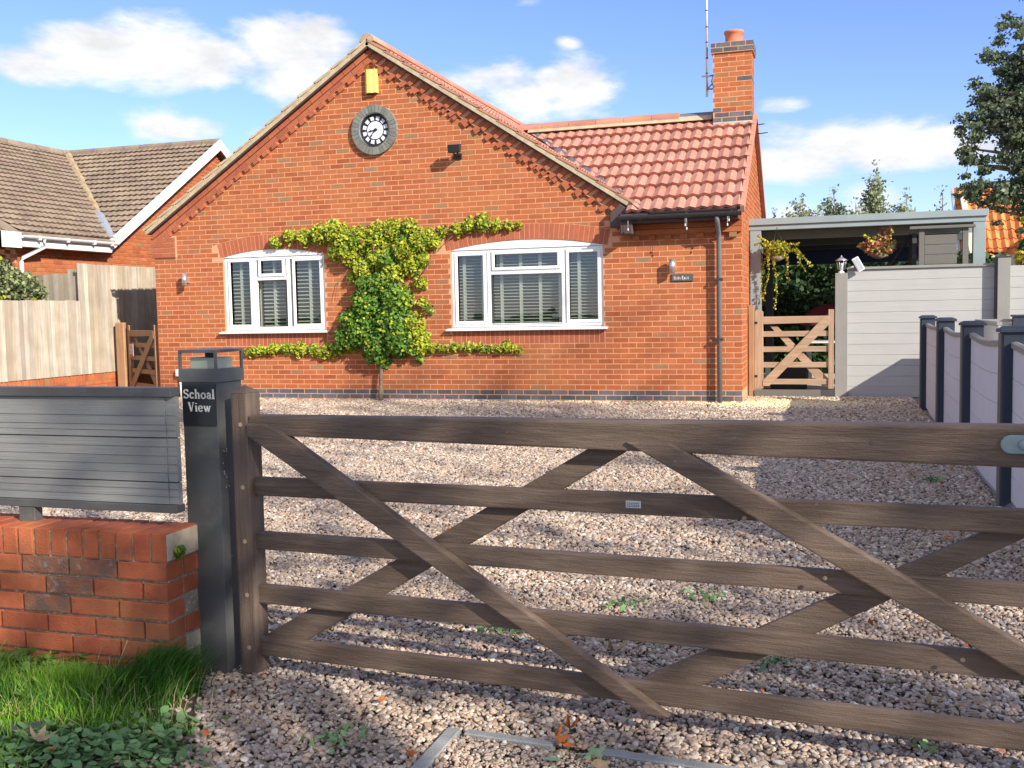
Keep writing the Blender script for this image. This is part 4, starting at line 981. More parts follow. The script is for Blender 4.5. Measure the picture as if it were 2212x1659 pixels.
# boundary wall of brick with a header-on-edge coping
bw = empty('low_brick_wall', (-2.3, -11.0, -.25), 'low weathered red brick wall topped with bricks on edge', 'wall')
WX, WF, WT = -1.207, -11.098, .369
M_ob = mat('old red brick', (.36, .09, .04), .75, .18, 14, .5, 170, .3, rnd=.10, rndcol=[(0, (.38, .09, .040)), (.5, (.46, .125, .050)), (.85, (.42, .11, .046)), (1, (.36, .088, .042))],
           dirt=((.19, .11, .075), 13, .57, .7), weather=((.52, .21, .08), 4, .5, .5))
M_obl = mat('spalled pale brick', (.50, .42, .30), .9, .15, 20, .6, 120, .2)
M_obd = mat('stained brown brick', (.30, .125, .075), .85, .3, 14, .6, 120, .2, dirt=((.17, .13, .10), 12, .48, .8), weather=((.50, .44, .36), 26, .6, .6))
M_om = mat('mossy mortar', (.34, .28, .20), .95, .3, 30, .9, 120, .1, dirt=((.72, .68, .58), 60, .55, .95))
mb = MB(); mb.box(-3.3, WX-.008, WF+.012, WF+.205, -.3, WT-.112); mb.box(-3.3, WX-.006, WF+.007, WF+.212, WT-.115, WT-.008); mb.build('mortar', M_om, bw)
for k in range(27):
    x1 = WX-k*.0765; h = random.uniform(-.002, .002); mb = MB()
    mb.box(x1-.066, x1, WF+random.uniform(-.003, .002), WF+.215, WT-.109, WT+h); b = mb.build('coping_brick', M_ob, bw, .0045, 2)
    if k == 0:
        mb = MB(); mb.box(x1-.0005, x1+.003, WF+.004, WF+.208, WT-.105, WT-.004); mb.build('mortar_face', M_obl, bw, .002)
for r in range(7):
    z1 = WT-.1135-r*.0765; off = (0.0, -.1125)[r % 2]; k = 0
    while True:
        b = WX-.004-k*.225-off-(.0 if off == 0 else .225-.0); a = b+0
        x1 = WX-.003-k*.225+(off if k else 0); x0 = x1-(.2155 if not (k == 0 and off) else .103)
        if k and off: x1 = WX-.003-.1125-(k-1)*.225; x0 = x1-.2155
        k += 1
        if x1 < -3.3: break
        mb = MB(); e = random.uniform(-.0025, .0015); mb.box(x0, x1, WF+e, WF+.103, z1-.066, z1)
        Mx = M_obd if (r == 0 and -1.93 < (x0+x1)/2 < -1.5) or (r in (1, 2) and abs((x0+x1)/2+1.72) < .08) else M_ob
        mb.build('brick', Mx, bw, .004, 2)
    for (y0, y1) in ((WF+.112, WF+.212),):
        mb = MB(); mb.box(WX-.2155 if r % 2 else WX-.105, WX-.001-.004*(r % 3), y0, y1, z1-.066, z1); mb.build('brick', M_obl if r in (2, 4, 5) else M_ob, bw, .004, 2)

# composite fence panel standing on the wall
fp = empty('fence_panel', (-2.0, -10.97, .37), 'grey slatted composite fence panel in a dark frame above the low brick wall', 'fence panel')
def pbox(name, x0, x1, y0, y1, z0, z1, M, par, bev=.002):
    mb = MB(); mb.box(x0, x1, y0, y1, z0, z1); return mb.build(name, M, par, bev)
pbox('top_rail', -3.3, -1.228, -11.0, -10.945, .874, .910, M_anth, fp); pbox('bottom_rail', -3.3, -1.222, -11.0, -10.945, .427, .457, M_anth, fp)
for x in (-1.975, -3.1): pbox('foot', x, x+.078, -10.995, -10.95, .366, .428, M_anth, fp)
pbox('backing', -3.3, -1.226, -10.9725, -10.966, .457, .874, M_anthw, fp)
for (z0, z1, gr) in ((.457, .5425, (.487, .516)), (.5445, .7145, (.579, .612, .645, .680)), (.7165, .874, (.742, .765, .80))):
    prof = [(-10.972, z0), (-10.984, z0+.002)]
    for g in gr: prof += [(-10.984, g-.0022), (-10.9805, g-.0008), (-10.9805, g+.0008), (-10.984, g+.0022)]
    prof += [(-10.984, z1-.002), (-10.972, z1), (-10.960, z1-.001), (-10.960, z0+.001)]
    mb = MB(); mb.prism(prof, lambda u, v, w: (w, u, v), -3.3, -1.268); mb.build('board', M_panelg, fp)
    mb = MB(); mb.prism(prof, lambda u, v, w: (w, u+.004, v), -1.267, -1.224); mb.build('board', M_panelg, fp)

# ================================================================== RIGHT SIDE
# long low fence running back beside the drive
lf = empty('low_drive_fence', (2.3, -4, -.2), 'low fence of pale grey boards between dark posts along the right of the drive', 'fence')
posts = [-.62, -2.72, -4.85, -6.96, -9.1]
for y in posts:
    mb = MB(); mb.box(2.238, 2.398, y, y+.16, -.25, .965); p = mb.build('post', M_navy, lf, .004)
    mb = MB(); T = [(a, b, z) for z, e in ((.965, .02), (.985, .02)) for a, b in ((2.238-e, y-e), (2.398+e, y-e), (2.398+e, y+.16+e), (2.238-e, y+.16+e))] + [(a, b, 1.004) for a, b in ((2.255, y+.02), (2.38, y+.02), (2.38, y+.14), (2.255, y+.14))]
    mb.add(T, [(0,1,2,3),(0,1,5,4),(1,2,6,5),(2,3,7,6),(3,0,4,7),(4,5,9,8),(5,6,10,9),(6,7,11,10),(7,4,8,11),(8,9,10,11)]); mb.build('post_cap', M_navy, p, .002)
    mb = MB(); mb.box(2.228, 2.2375, y+.02, y+.14, -.24, .96); mb.build('post_strip', M_screen, p)
for i in range(len(posts)-1):
    ya, yb = posts[i], posts[i+1]+.16; n = 10; L = ya-yb
    sag = lambda t: -.030*math.sin(math.pi*min(1, t*1.15))*(1 if i else .6)
    for r in range(5):
        zb = -.20+r*.216; zt = zb+.213
        mb = MB(); vs = []
        for k in range(n+1):
            t = k/n; y = ya-L*t
            d0 = sag(t)*(r/5) + (.055*math.exp(-((t-.0)/.25)**2) if r == 0 else 0); d1 = sag(t)*((r+1)/5)
            vs += [(2.298, y, zb+d0), (2.298, y, zt+d1), (2.322, y, zt+d1), (2.322, y, zb+d0)]
        fs = [(4*k+a, 4*k+(a+1) % 4, 4*k+4+(a+1) % 4, 4*k+4+a) for k in range(n) for a in range(4)] + [(0, 1, 2, 3), (4*n+3, 4*n+2, 4*n+1, 4*n)]
        mb.add(vs, fs); mb.build('board', M_panell, lf, .0015)
    for nm_, z, hw, hh in (('capping_rail', .885, .026, .022), ('gravel_rail', -.215, .024, .028)):
        mb = MB(); vs = []
        for k in range(n+1):
            t = k/n; y = ya-L*t; z0 = z+sag(t)*(1 if z > 0 else .0)
            vs += [(2.310-hw, y, z0-hh), (2.310-hw, y, z0+hh*.6), (2.310, y, z0+hh), (2.310+hw, y, z0+hh*.6), (2.310+hw, y, z0-hh)]
        fs = [(5*k+a, 5*k+(a+1) % 5, 5*k+5+(a+1) % 5, 5*k+5+a) for k in range(n) for a in range(5)] + [(0, 1, 2, 3, 4), (5*n+4, 5*n+3, 5*n+2, 5*n+1, 5*n)]
        mb.add(vs, fs); mb.build(nm_, M_postg, lf, .001)
rf = empty('return_fence', (3.2, .4, -.2), 'short pale fence with a dark post beyond the row of dark posts', 'fence')
for r in range(5):
    z0 = -.2+r*.216
    pbox('board', 2.99, 5.2, .425, .455, z0, z0+.213, M_panelw, rf); pbox('board', 3.0, 3.025, -1.4, .42, z0, z0+.213, M_panelw, rf)
pbox('capping_rail', 2.98, 5.2, .41, .475, .882, .925, M_postg, rf); pbox('capping_rail', 2.985, 3.04, -1.4, .405, .882, .925, M_postg, rf)
pbox('post', 3.42, 3.58, .33, .405, -.25, .955, M_navy, rf); pbox('post_cap', 3.40, 3.60, .31, .42, .955, .98, M_navy, rf)

# tall light grey fence
tf = empty('tall_grey_fence', (2.3, 1.05, -.2), 'tall light grey board fence between wide posts beyond the drive', 'fence')
for r in range(12):
    z0 = -.17+r*.151; pbox('board', 1.38, 3.32, 1.05, 1.08, z0, z0+.1485, M_panelw, tf, .0025)
pbox('capping_rail', 1.38, 3.32, 1.02, 1.11, 1.643, 1.680, M_postg, tf)
tpo = pbox('post', 1.215, 1.385, .98, 1.14, -.25, 1.60, M_postg, tf, .004)
pbox('post', 3.315, 3.475, .93, 1.09, -.25, 1.755, M_postg, tf, .004); pbox('post_edge', 3.290, 3.314, .95, 1.09, -.25, 1.74, M_anthw, tf, .002)
pbox('post_cap', 3.30, 3.49, .915, 1.105, 1.755, 1.772, M_anthw, tf)
for r in range(12): pbox('board', 3.478, 3.9, 1.05, 1.08, -.17+r*.151, -.17+r*.151+.1485, M_panelw, tf, .0025)
pbox('base_plate', 1.2, 3.5, 1.03, 1.075, -.22, -.172, M_anthw, tf)
# lantern on the post
ln = empty('post_lantern', (1.30, 1.06, 1.6), 'small silver carriage lantern on the grey fence post', 'lantern')
mb = MB(); mb.lathe((1.30, 1.04, 1.60), [(.045, 0), (.045, .018), (.02, .03), (.02, .045), (.05, .06)], 6, smooth=False); mb.build('base', M_white2, ln)
for k in range(6):
    t = k*math.pi/3; mb = MB(); mb.tube([(1.30+.05*math.cos(t), 1.04+.05*math.sin(t), 1.66), (1.30+.062*math.cos(t), 1.04+.062*math.sin(t), 1.775)], .005, 5); mb.build('frame_bar', M_galv, ln)
mb = MB(); mb.lathe((1.30, 1.04, 1.66), [(.044, 0), (.055, .113)], 6, smooth=False, cap=False); mb.build('pane', M_glass, ln)
mb = MB(); mb.lathe((1.30, 1.04, 1.65), [(.018, 0), (.024, .03), (.030, .06), (.016, .10)], 10); mb.build('bulb', M_white2, ln)
mb = MB(); mb.lathe((1.30, 1.04, 1.775), [(.085, 0), (.085, .01), (.028, .045), (.014, .05), (.012, .065), (.002, .08)], 12); mb.build('hood', M_silver, ln)
sec = empty('solar_floodlight', (1.53, 1.0, 1.65), 'silver security light tilted beside the lantern on the tall fence', 'floodlight')
mb = MB(); mb.tube([(1.38, 1.02, 1.66), (1.43, .98, 1.675), (1.47, .97, 1.69)], .017, 8); mb.build('arm', M_galv, sec)
c0 = Vector((1.525, .955, 1.715)); e1 = Vector((.48, 0, -.877)); e2 = Vector((.877, 0, .48))
TT = lambda u, v, w: tuple(c0+e1*u+e2*v+Vector((0, w, 0)))
mb = MB(); mb.prism([(-.105, -.048), (.105, -.048), (.105, .048), (-.105, .048)], TT, -.015, .02); mb.build('lamp_head', M_white2, sec, .006)
mb = MB(); mb.prism([(-.088, -.036), (.088, -.036), (.088, .036), (-.088, .036)], TT, -.0172, -.0155); mb.build('lens', M_galv, sec)

# brown post by the house corner and the small timber gate
bpst = tag(pbox('timber_post', .012, .090, .95, 1.03, -.25, 1.17, M_redwood, None, .005), 'brown timber post against the right corner of the bungalow', 'post')
def small_gate(name, lab, x0, x1, y, z0, z1, M, Mv, flip, grp='small five bar side gates', stw=.10, P=None):
    g = empty(name, ((x0+x1)/2, y, z0), lab, 'gate', grp); H = z1-z0
    P = P or (lambda u, v, w: (u, y+w, v))
    sw = stw
    a, b = (x0, x1)
    member('stile', [(a, z0), (a+sw*1.25, z0), (a+sw*1.25, z1-.02), (a+sw, z1), (a+.02, z1), (a, z1-.02)], -.0, .07, Mv, .006, P, g)
    member('stile', [(b-sw*.75, z0), (b, z0), (b, z1), (b-sw*.75, z1)], -.0, .07, Mv, .006, P, g)
    xa, xb = a+sw*1.2, b-sw*.7
    zs = [z0+H*f for f in (.055, .27, .47, .665)]
    for z in zs: member('rail', [(xa, z), (xb, z), (xb, z+.078), (xa, z+.078)], .022, .05, M, .003, P, g)
    member('top_rail', [(xa, z1-.20), (xb, z1-.185), (xb, z1-.09), (xa, z1-.09)], .0, .06, M, .005, P, g)
    zb = z0+.09; zt = z1-.13
    member('brace', [(xa, zb-.05), (xa+.09, zb-.05), (xb, zt-.09), (xb, zt+.02), (xb-.06, zt+.03), (xa, zb+.03)], -.008, .0215, M, .003, P, g)
    member('brace', [(xb, zb-.05), (xb-.09, zb-.05), (xa+.10, zt-.10), (xa+.20, zt-.10), (xb, zb+.05)], .0505, .072, M, .003, P, g)
    return g
sg = small_gate('side_gate', 'pale timber side gate between the bungalow corner and the grey fence', .092, 1.20, .985, -.05, 1.09, M_ltwood, M_ltwoodv, False)
for z in (.90, .12):
    mb = MB(); mb.box(.088, .135, .975, .984, z, z+.03); mb.build('hinge', M_black2, sg)
tag(pbox('gate_step', .10, 1.02, .93, 1.0, -.23, -.062, M_screen, None, .003), 'grey board step under the pale side gate', 'step')
tag(pbox('gate_board', 1.024, 1.21, .965, 1.0, -.23, -.068, M_anthw, None, .003), 'short dark board right of the grey step under the gate', 'board')

# canopy behind
cn = empty('garden_canopy', (1.6, 3.2, -.17), 'grey green metal garden canopy with flat roof beside the bungalow', 'canopy')
pbox('front_beam', -.03, 3.22, 1.30, 1.42, 2.27, 2.415, M_perg, cn, .004)
pbox('gutter_lip', -.05, 3.24, 1.27, 1.30, 2.345, 2.44, M_perg, cn, .004)
for x0 in (.01, 3.05): pbox('post', x0, x0+.16, 1.31, 1.42, -.2, 2.27, M_perg, cn, .004)
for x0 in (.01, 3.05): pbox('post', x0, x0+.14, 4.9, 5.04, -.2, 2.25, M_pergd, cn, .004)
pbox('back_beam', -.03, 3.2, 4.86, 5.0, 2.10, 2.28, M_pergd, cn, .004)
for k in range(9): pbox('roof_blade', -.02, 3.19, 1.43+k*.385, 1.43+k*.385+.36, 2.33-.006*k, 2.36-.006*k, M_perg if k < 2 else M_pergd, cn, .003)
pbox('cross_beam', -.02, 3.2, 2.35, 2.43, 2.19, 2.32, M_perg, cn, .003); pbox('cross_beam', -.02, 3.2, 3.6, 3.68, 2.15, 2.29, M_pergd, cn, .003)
aw = pbox('awning', -.0, 3.1, 4.4, 4.46, 1.86, 2.1, M_blueawn, None, .01); tag(aw, 'rolled navy awning under the back of the canopy', 'awning')
sb = empty('screen_panel', (2.6, 1.22, 1.6), 'warm grey board screen with flat top slab just behind the tall fence', 'screen')
pbox('top_slab', 2.21, 3.06, 1.12, 1.28, 2.185, 2.225, M_screen, sb, .004)
for r in range(5): pbox('board', 2.41, 2.83, 1.19, 1.21, 1.42+r*.137, 1.42+r*.137+.133, M_screen, sb, .003)
pbox('post', 2.335, 2.406, 1.17, 1.24, -.17, 2.185, M_screen, sb, .003); pbox('post', 2.90, 2.975, 1.17, 1.24, -.17, 2.185, M_screen, sb, .003); pbox('side_board', 2.27, 2.33, 1.5, 2.2, .2, 2.15, M_anthw, sb, .003)
mb = MB(); mb.tube([(1.85, 2.0, 1.45), (2.26, 1.7, 2.15)], .025, 6); mb.build('stay', M_anthw, sb)
pl_ = empty('planter_box', (1.0, 2.6, -.17), 'dark low planter box seen through the side gate', 'planter')
pbox('box', .25, .80, 2.3, 2.6, -.17, .22, M_anthw, pl_); pbox('rim', .24, .81, 2.28, 2.62, .22, .25, M_anthw, pl_)
tbl = empty('garden_table', (1.2, 3.6, -.17), 'low white topped garden table seen through the side gate', 'table')
pbox('top', .75, 1.55, 3.3, 3.9, .52, .55, M_white2, tbl)
for x in (.8, 1.45):
    for y in (3.35, 3.8): pbox('leg', x, x+.05, y, y+.05, -.17, .52, M_anthw, tbl)
bq = empty('covered_barbecue', (1.3, 4.2, -.17), 'maroon fabric covered barbecue behind the side gate', 'barbecue')
mb = MB(); mb.prism([(.66, .80), (1.9, .80), (1.9, 1.16), (1.02, 1.16), (.93, 1.13), (.80, 1.04), (.66, .93)], lambda u, v, w: (u, w, v), 4.1, 4.7); mb.build('cover', M_marl, bq, .03, 2)
for x in (.75, 1.75): pbox('leg', x, x+.05, 4.2, 4.25, -.17, .8, M_anthw, bq)

def leafcloud(c, R, n, squash=(1, 1, 1), inner=.0):
    q = rng.normal(size=(n, 3)); q /= np.linalg.norm(q, axis=1)[:, None]; q *= (rng.random(n)**.45)[:, None]*R
    return q*np.array(squash)+np.array(c)
hd = empty('hedge', (1.6, 6.2, -.2), 'dark evergreen hedge behind the canopy', 'hedge')
n = 9000; P = np.column_stack([rng.uniform(-.6, 4.2, n), 6.0+rng.random(n)**2*.5-.1*np.abs(rng.normal(size=n)), rng.uniform(-.1, 2.05, n)]); P[:, 1] += .12*np.sin(P[:, 0]*5)*np.cos(P[:, 2]*6)
tag(link('foliage', leaf_mesh('hedge_foliage', P, .075, M_hedge, 1.4), None, hd), kind='stuff')
mb = MB(); mb.box(-.6, 4.2, 6.15, 6.6, -.2, 1.95); mb.build('inner_growth', M_hedge, hd)
bgf = empty('close_board_fence', (2, 6.9, -.2), 'dark timber fence behind the hedge', 'fence')
for k in range(46): pbox('board', -.8+k*.12, -.8+k*.12+.117, 6.95, 6.97, -.2, 1.6, M_anthw, bgf, 0)

# hanging baskets
def basket(c, lab, R, trails, mats_, sz, seed):
    b = empty('hanging_basket', c, lab, 'hanging basket', 'hanging baskets under the canopy')
    mb = MB(); mb.lathe((c[0], c[1], c[2]-.12), [(.03, -.06), (.11, -.02), (.10, .02), (.09, .02)], 12); mb.build('bowl', M_bark, b)
    mb = MB(); 
    for t in (0, 2.1, 4.2): mb.tube([(c[0]+.14*math.cos(t), c[1]+.14*math.sin(t), c[2]-.06), (c[0], c[1], 2.30)], .003, 4)
    mb.build('chain', M_black2, b)
    pts = [leafcloud((c[0], c[1], c[2]), R, 900, (1, .85, .66))]
    for (dx, dz, wob) in trails:
        t = np.linspace(0, 1, 90)[:, None]; base = np.array([c[0], c[1]-.05, c[2]])
        x = base[0]+dx*(t**.55) + .02*np.sin(t*9+wob); z = base[2]+dz*t**1.5+.05*np.sin(math.pi*t*.8)
        p = np.hstack([x, base[1]+0*t-.05*math.sin(wob), z]); pts.append(p+rng.normal(scale=.011, size=(90, 3)))
        mb = MB(); mb.tube([tuple(v) for v in p[::9]], .004, 4); mb.build('stem', M_leafd, b)
    P = np.concatenate(pts); mi = rng.choice(len(mats_), len(P), p=[m[1] for m in mats_])
    tag(link('foliage', leaf_mesh('basket_foliage', P, sz, [m[0] for m in mats_], 1.3, mats=mi), None, b), kind='stuff')
basket((.40, 1.20, 1.98), 'golden trailing plant in a basket hanging at the left of the canopy', .20, [(-.26, -.80, 0), (-.17, -.78, 2), (-.02, -.9, 1), (.18, -.50, 3), (.40, -.36, 4), (.47, -.30, 5), (-.28, .05, 2), (.3, .02, 1), (-.24, .17, 3)], [(M_trail, .72), (M_leafy, .2), (M_leafd, .08)], .027, 1)
basket((1.82, 1.45, 1.98), 'pink and cream flowering basket hanging in the middle of the canopy', .24, [(-.30, -.02, 0), (.17, .24, 2), (.12, .2, 3), (-.2, .12, 1), (.02, .22, 4)], [(M_trail, .22), (M_pink, .42), (M_leafd, .2), (M_leafy, .16)], .036, 2)

# orange roofed house far right
nh = empty('orange_roofed_house', (5.8, 15, -.2), 'cream house with bright orange pantiled roof behind the tall fence', 'house')
M_render = mat('cream render', (.62, .55, .42), .9, .1, 2, .2, 60, .1)
mb = MB(); mb.box(4.55, 12, 14.2, 19, -.2, 2.3); mb.prism([(14.2, 2.3), (19, 2.3), (16.6, 4.1)], lambda u, v, w: (w, u, v), 4.55, 4.7); mb.build('wall', M_render, nh)
hp_ = lambda u, v, w: (4.42+u, 17.0-v*.70-w*.714, 4.30-v*.714+w*.70)
mb = MB(); mb.prism([(0, 0), (8, 0), (8, 3.3), (0, 3.3)], lambda u, v, w: hp_(u, v, w), -.02, .01); hr = mb.build('roof', M_tileor, nh)
tiles(hr, hp_, 4.0, 3.24, .36, .20, 1, M_tileor, limit=220, h=.07, th=.03)
mb = MB(); mb.prism([(0, 0), (.0, 3.3), (-.06, 3.3), (-.06, 0)], lambda u, v, w: hp_(u, v, w), -.12, .05); mb.build('verge', M_galv, hr)
gd = empty('dormer_gable', (7, 14, 2), 'small cream gable with tiled roof beside the orange roof', 'gable')
mb = MB(); mb.prism([(6.0, 2.0), (8.0, 2.0), (7.0, 3.3)], Pf, 13.6, 14.6); mb.build('wall', M_render, gd)
mb = MB(); mb.prism([(5.75, 2.0), (7.0, 3.45), (8.25, 2.0), (8.1, 2.0), (7, 3.3), (5.9, 2.0)], Pf, 13.4, 14.7); mb.build('roof', M_tileor, gd)
sf = empty('slatted_fence', (4.2, 2.2, -.2), 'brown horizontal slatted fence at the far right behind the grey post', 'fence')
for r in range(22): pbox('slat', 3.75, 6.0, 2.2, 2.23, -.2+r*.075, -.2+r*.075+.068, mat('brown slat', (.16, .13, .09), .8, .15, 5, .2, 90, .2, rnd=.15), sf, 0)
pbox('post', 3.62, 3.70, 2.18, 2.26, -.2, 1.6, M_postg, sf)
rs = empty('rose_bush', (4.1, 1.9, -.2), 'leafy bush with pale yellow blooms right of the tall grey post', 'bush')
P = np.concatenate([leafcloud((3.98, 1.9, 1.75), .30, 900, (1, 1, 1.5)), leafcloud((4.3, 2.1, 1.9), .5, 1200, (1, 1, 1.3))])
tag(link('foliage', leaf_mesh('rose_foliage', P, .055, [M_leafd, M_hedge], 1.4, mats=rng.integers(0, 2, len(P))), None, rs), kind='stuff')
mb = MB(); mb.tube([(4.15, 1.95, -.2), (4.12, 1.93, .8), (4.05, 1.9, 1.9)], [.03, .02, .008], 6); mb.build('stem', M_bark, rs)
for (x, y, z, r) in ((3.72, 1.7, 1.77, .10), (3.80, 1.72, 1.50, .06), (3.82, 1.75, 2.28, .11), (3.93, 1.7, 2.33, .09), (3.64, 1.7, .95, .06), (3.72, 1.7, .90, .05)):
    q = rng.normal(size=(70, 3)); q /= np.linalg.norm(q, axis=1)[:, None]
    tag(link('bloom', leaf_mesh('bloom', q*r*.75+np.array([x, y, z]), r*.7, M_trail, 1.0, q), None, rs), kind='stuff')

# ================================================================== TREES
def tree(name, lab, base, h, crown, n, leafsize, M, trunk_r=.15, grp=None, cat='tree', limbs=7, mats=None, lean=(0, 0)):
    """crown: list of (dx, dy, z, R) clumps; limbs run from the trunk into the clumps"""
    t = empty(name, base, lab, cat, grp); bx, by, bz = base
    mb = MB(); top = (bx+lean[0], by+lean[1], bz+h*.9)
    mid = [(bx+lean[0]*f+.05*h*.1*math.sin(f*7), by+lean[1]*f, bz+h*.9*f) for f in (0, .2, .4, .6, .8, 1)]
    mb.tube(mid, [trunk_r*(1-f*.88) for f in (0, .2, .4, .6, .8, 1)], 8); tr = mb.build('trunk', M_bark, t)
    mb = MB(); P = []; tot = sum(c[3]**2.4 for c in crown)
    for (dx, dy, z, R) in crown:
        c = Vector((bx+dx, by+dy, bz+z)); f = max(.15, min(.95, (z-R*.9)/(h*.9))); s = Vector((bx+lean[0]*f, by+lean[1]*f, bz+h*.9*f))
        mb.tube([s, s.lerp(c, .5)+Vector((0, 0, -.05*R)), c], [trunk_r*.35*(1-f*.5), trunk_r*.22, trunk_r*.08], 5)
        m_ = max(8, int(n*R**2.4/tot)); k = max(3, int(m_/55))
        cc = leafcloud(c, R*.85, k)                      # twig ends
        for q in cc:
            P.append(q+rng.normal(scale=R*.17, size=(m_//k+1, 3))*np.array([1, 1, .6]))
            if rng.random() < .35: mb.tube([c, tuple((np.array(c)+q)/2+rng.normal(scale=.03*R, size=3)), tuple(q)], [trunk_r*.07, trunk_r*.05, trunk_r*.02], 4)
    mb.build('limbs', M_bark, tr)
    P = np.concatenate(P); me = leaf_mesh('crown', P, leafsize, M, 1.3, mats=mats(len(P)) if mats else None)
    tag(link('crown', me, None, t), kind='stuff'); return t
# big tree at the right edge
cr = [(-1.7, 0, 5.1, .55), (-1.3, .2, 5.5, .5), (-1.0, 0, 6.1, .5), (-1.9, 0, 4.5, .40), (-1.3, 0, 4.5, .5), (-.7, 0, 5.0, .8), (-.5, .3, 5.9, .8), (0, 0, 6.8, .9), (-1.55, 0, 3.6, .40), (-1.1, 0, 3.45, .5), (-.6, 0, 3.7, .7),
      (-1.8, 0, 3.75, .35), (.3, 0, 4.4, 1.0), (.8, 0, 5.6, 1.2), (.3, .5, 7.9, 1.0), (1.2, 0, 7.2, 1.2), (-.2, 0, 3.1, .45), (-.8, .0, 6.65, .35), (-.25, 0, 8.6, .5), (1.6, 0, 4, 1), (-2.05, 0, 4.95, .28), (-.55, 0, 4.3, .5), (-1.2, 0, 5.0, .5), (-.9, .2, 5.6, .6), (-.1, 0, 5.2, .9), (-.4, 0, 7.4, .5), (.1, 0, 3.6, .7), (-1.6, 0, 4.1, .3), (-1.0, 0, 4.0, .4), (-1.45, 0, 6.3, .42), (-1.15, 0, 6.9, .4), (-.75, 0, 7.5, .45), (-1.7, 0, 5.7, .4), (-2.0, 0, 4.2, .3), (-2.0, 0, 3.6, .32), (-1.4, 0, 3.2, .3), (-.5, 0, 8.2, .5), (-.95, 0, 3.0, .32)]
tree('broadleaf_tree', 'tall dark green tree reaching in from the right edge', (5.85, 9, -.2), 8.5, cr, 62000, .062, M_treeleaf, .22)
# slim pale trees behind the canopy
def wispy(lab, x, h, w, n, ls=.06, y=11, M=None, z0=1.2):
    base = Vector((x, y, -.2)); t = empty('garden_tree', base, lab, 'tree', 'slim trees behind the canopy')
    mb = MB(); mb.tube([base, base+Vector((.03, 0, h*.5)), base+Vector((0, 0, h*.97))], [.06, .04, .008], 6); tr = mb.build('trunk', M_bark, t)
    mb = MB(); P = []; nb_r = 34
    for k in range(nb_r):
        f = (k+.5)/nb_r; zb = z0*.6+(h-z0*.6)*f*.82; L = w*(1.15-f*.75)*random.uniform(.75, 1.25); a = random.uniform(0, 6.28)
        A = base+Vector((0, 0, zb)); B = A+Vector((math.cos(a)*L*.8, math.sin(a)*L*.8, L*random.uniform(.75, 1.35)))
        if B.z > base.z+h+.02: B.z = base.z+h-random.uniform(0, .3)
        mb.tube([A, A.lerp(B, .5)+Vector((0, 0, -.03)), B], [.014, .010, .004], 4)
        m_ = max(6, int(n/nb_r*(L/w))); tt = rng.random(m_)**.7; q = np.array(A)+np.outer(tt, np.array(B-A)); P.append(q+rng.normal(size=(m_, 3))*(.05+.085*L/w*(1-tt*.6))[:, None])
    P.append(np.array(base)+np.column_stack([rng.normal(0, .05, 60), rng.normal(0, .05, 60), h*rng.uniform(.75, 1.01, 60)]))
    mb.build('limbs', M_bark, tr); P = np.concatenate(P)
    tag(link('crown', leaf_mesh('crown', P, ls, M or M_wispleaf, 1.4), None, t), kind='stuff')
for (x, h, w, n, lab) in ((-.15, 3.7, .62, 6500, 'dark green tree just right of the bungalow gable'), (.50, 3.95, .80, 9500, 'pale bushy tree over the left of the canopy'), (1.22, 4.1, .78, 9500, 'pale tree over the middle of the canopy'), (2.16, 4.62, .74, 8500, 'tallest thin pale tree above the canopy'), (2.80, 3.95, .70, 6000, 'thin pale tree right of the tallest one'), (3.58, 3.95, .42, 1100, 'sparse wispy tree near the orange roof'), (.85, 3.6, .7, 6500, 'low pale tree between the two left trees'), (1.7, 3.75, .72, 7000, 'low pale tree left of the tallest one')):
    k_ = .866; wispy(lab, 1.162+(x-1.162)*k_, 1.381+(h-1.381)*k_, w*k_, n, .05, 7.6+random.uniform(-.2, .2), M_wispdark if 'dark' in lab else None)
tree('garden_tree', 'bushy tree low behind the dark hedge', (1.7, 12.5, -.2), 3.2, [(dx, 0, 2.3+random.uniform(-.2, .3), .6) for dx in (-2, -1.3, -.6, 0, .7, 1.4, 2.1)], 5000, .08, M_treeleaf, .1, 'slim trees behind the canopy')
# roadside trees across the lane behind the camera: they shade the drive
def shade_tree(x, y, h, R, lab, z0=1.0, n=2300, ls=.19):
    c = []
    for k in range(60):
        z = random.uniform(z0+R*.35, h-R*.3); f = (z-z0)/(h-z0); r = R*(1-abs(f-.45)*.75); a = random.uniform(0, 6.28); q = r*math.sqrt(random.random())*.8
        c.append((q*math.cos(a), q*math.sin(a), z, R*random.uniform(.34, .46)))
    tree('roadside_tree', lab, (x, y, -.2), h, c, int((820 if x < 22 else 1700)*(R/3.6)**2*(h-z0)/11), .16, M_treeleaf, .13, 'roadside trees across the lane')
for i, (x, y, h, R, z0) in enumerate(((8.6, -17.8, 7.6, 2.2, .8), (11.5, -19.5, 12, 3.4, .6), (16.0, -19.5, 14.4, 4.0, .8), (20.5, -20, 14.3, 3.8, 1), (5.6, -19.5, 4.2, 1.5, .4), (25.5, -20.5, 20.4, 3.0, 14.5), (23.0, -22.5, 21.5, 1.7, 17.5))):
    shade_tree(x, y, h, R, ('shorter leafy tree nearest the gate across the lane', 'rounded tree second along the lane', 'tall full tree in the middle of the lane row', 'tall full tree at the far end of the lane row', 'low bushy tree at the near end of the lane', 'very tall tree rising past the end of the lane row', 'slender very tall tree behind the row')[i], z0)

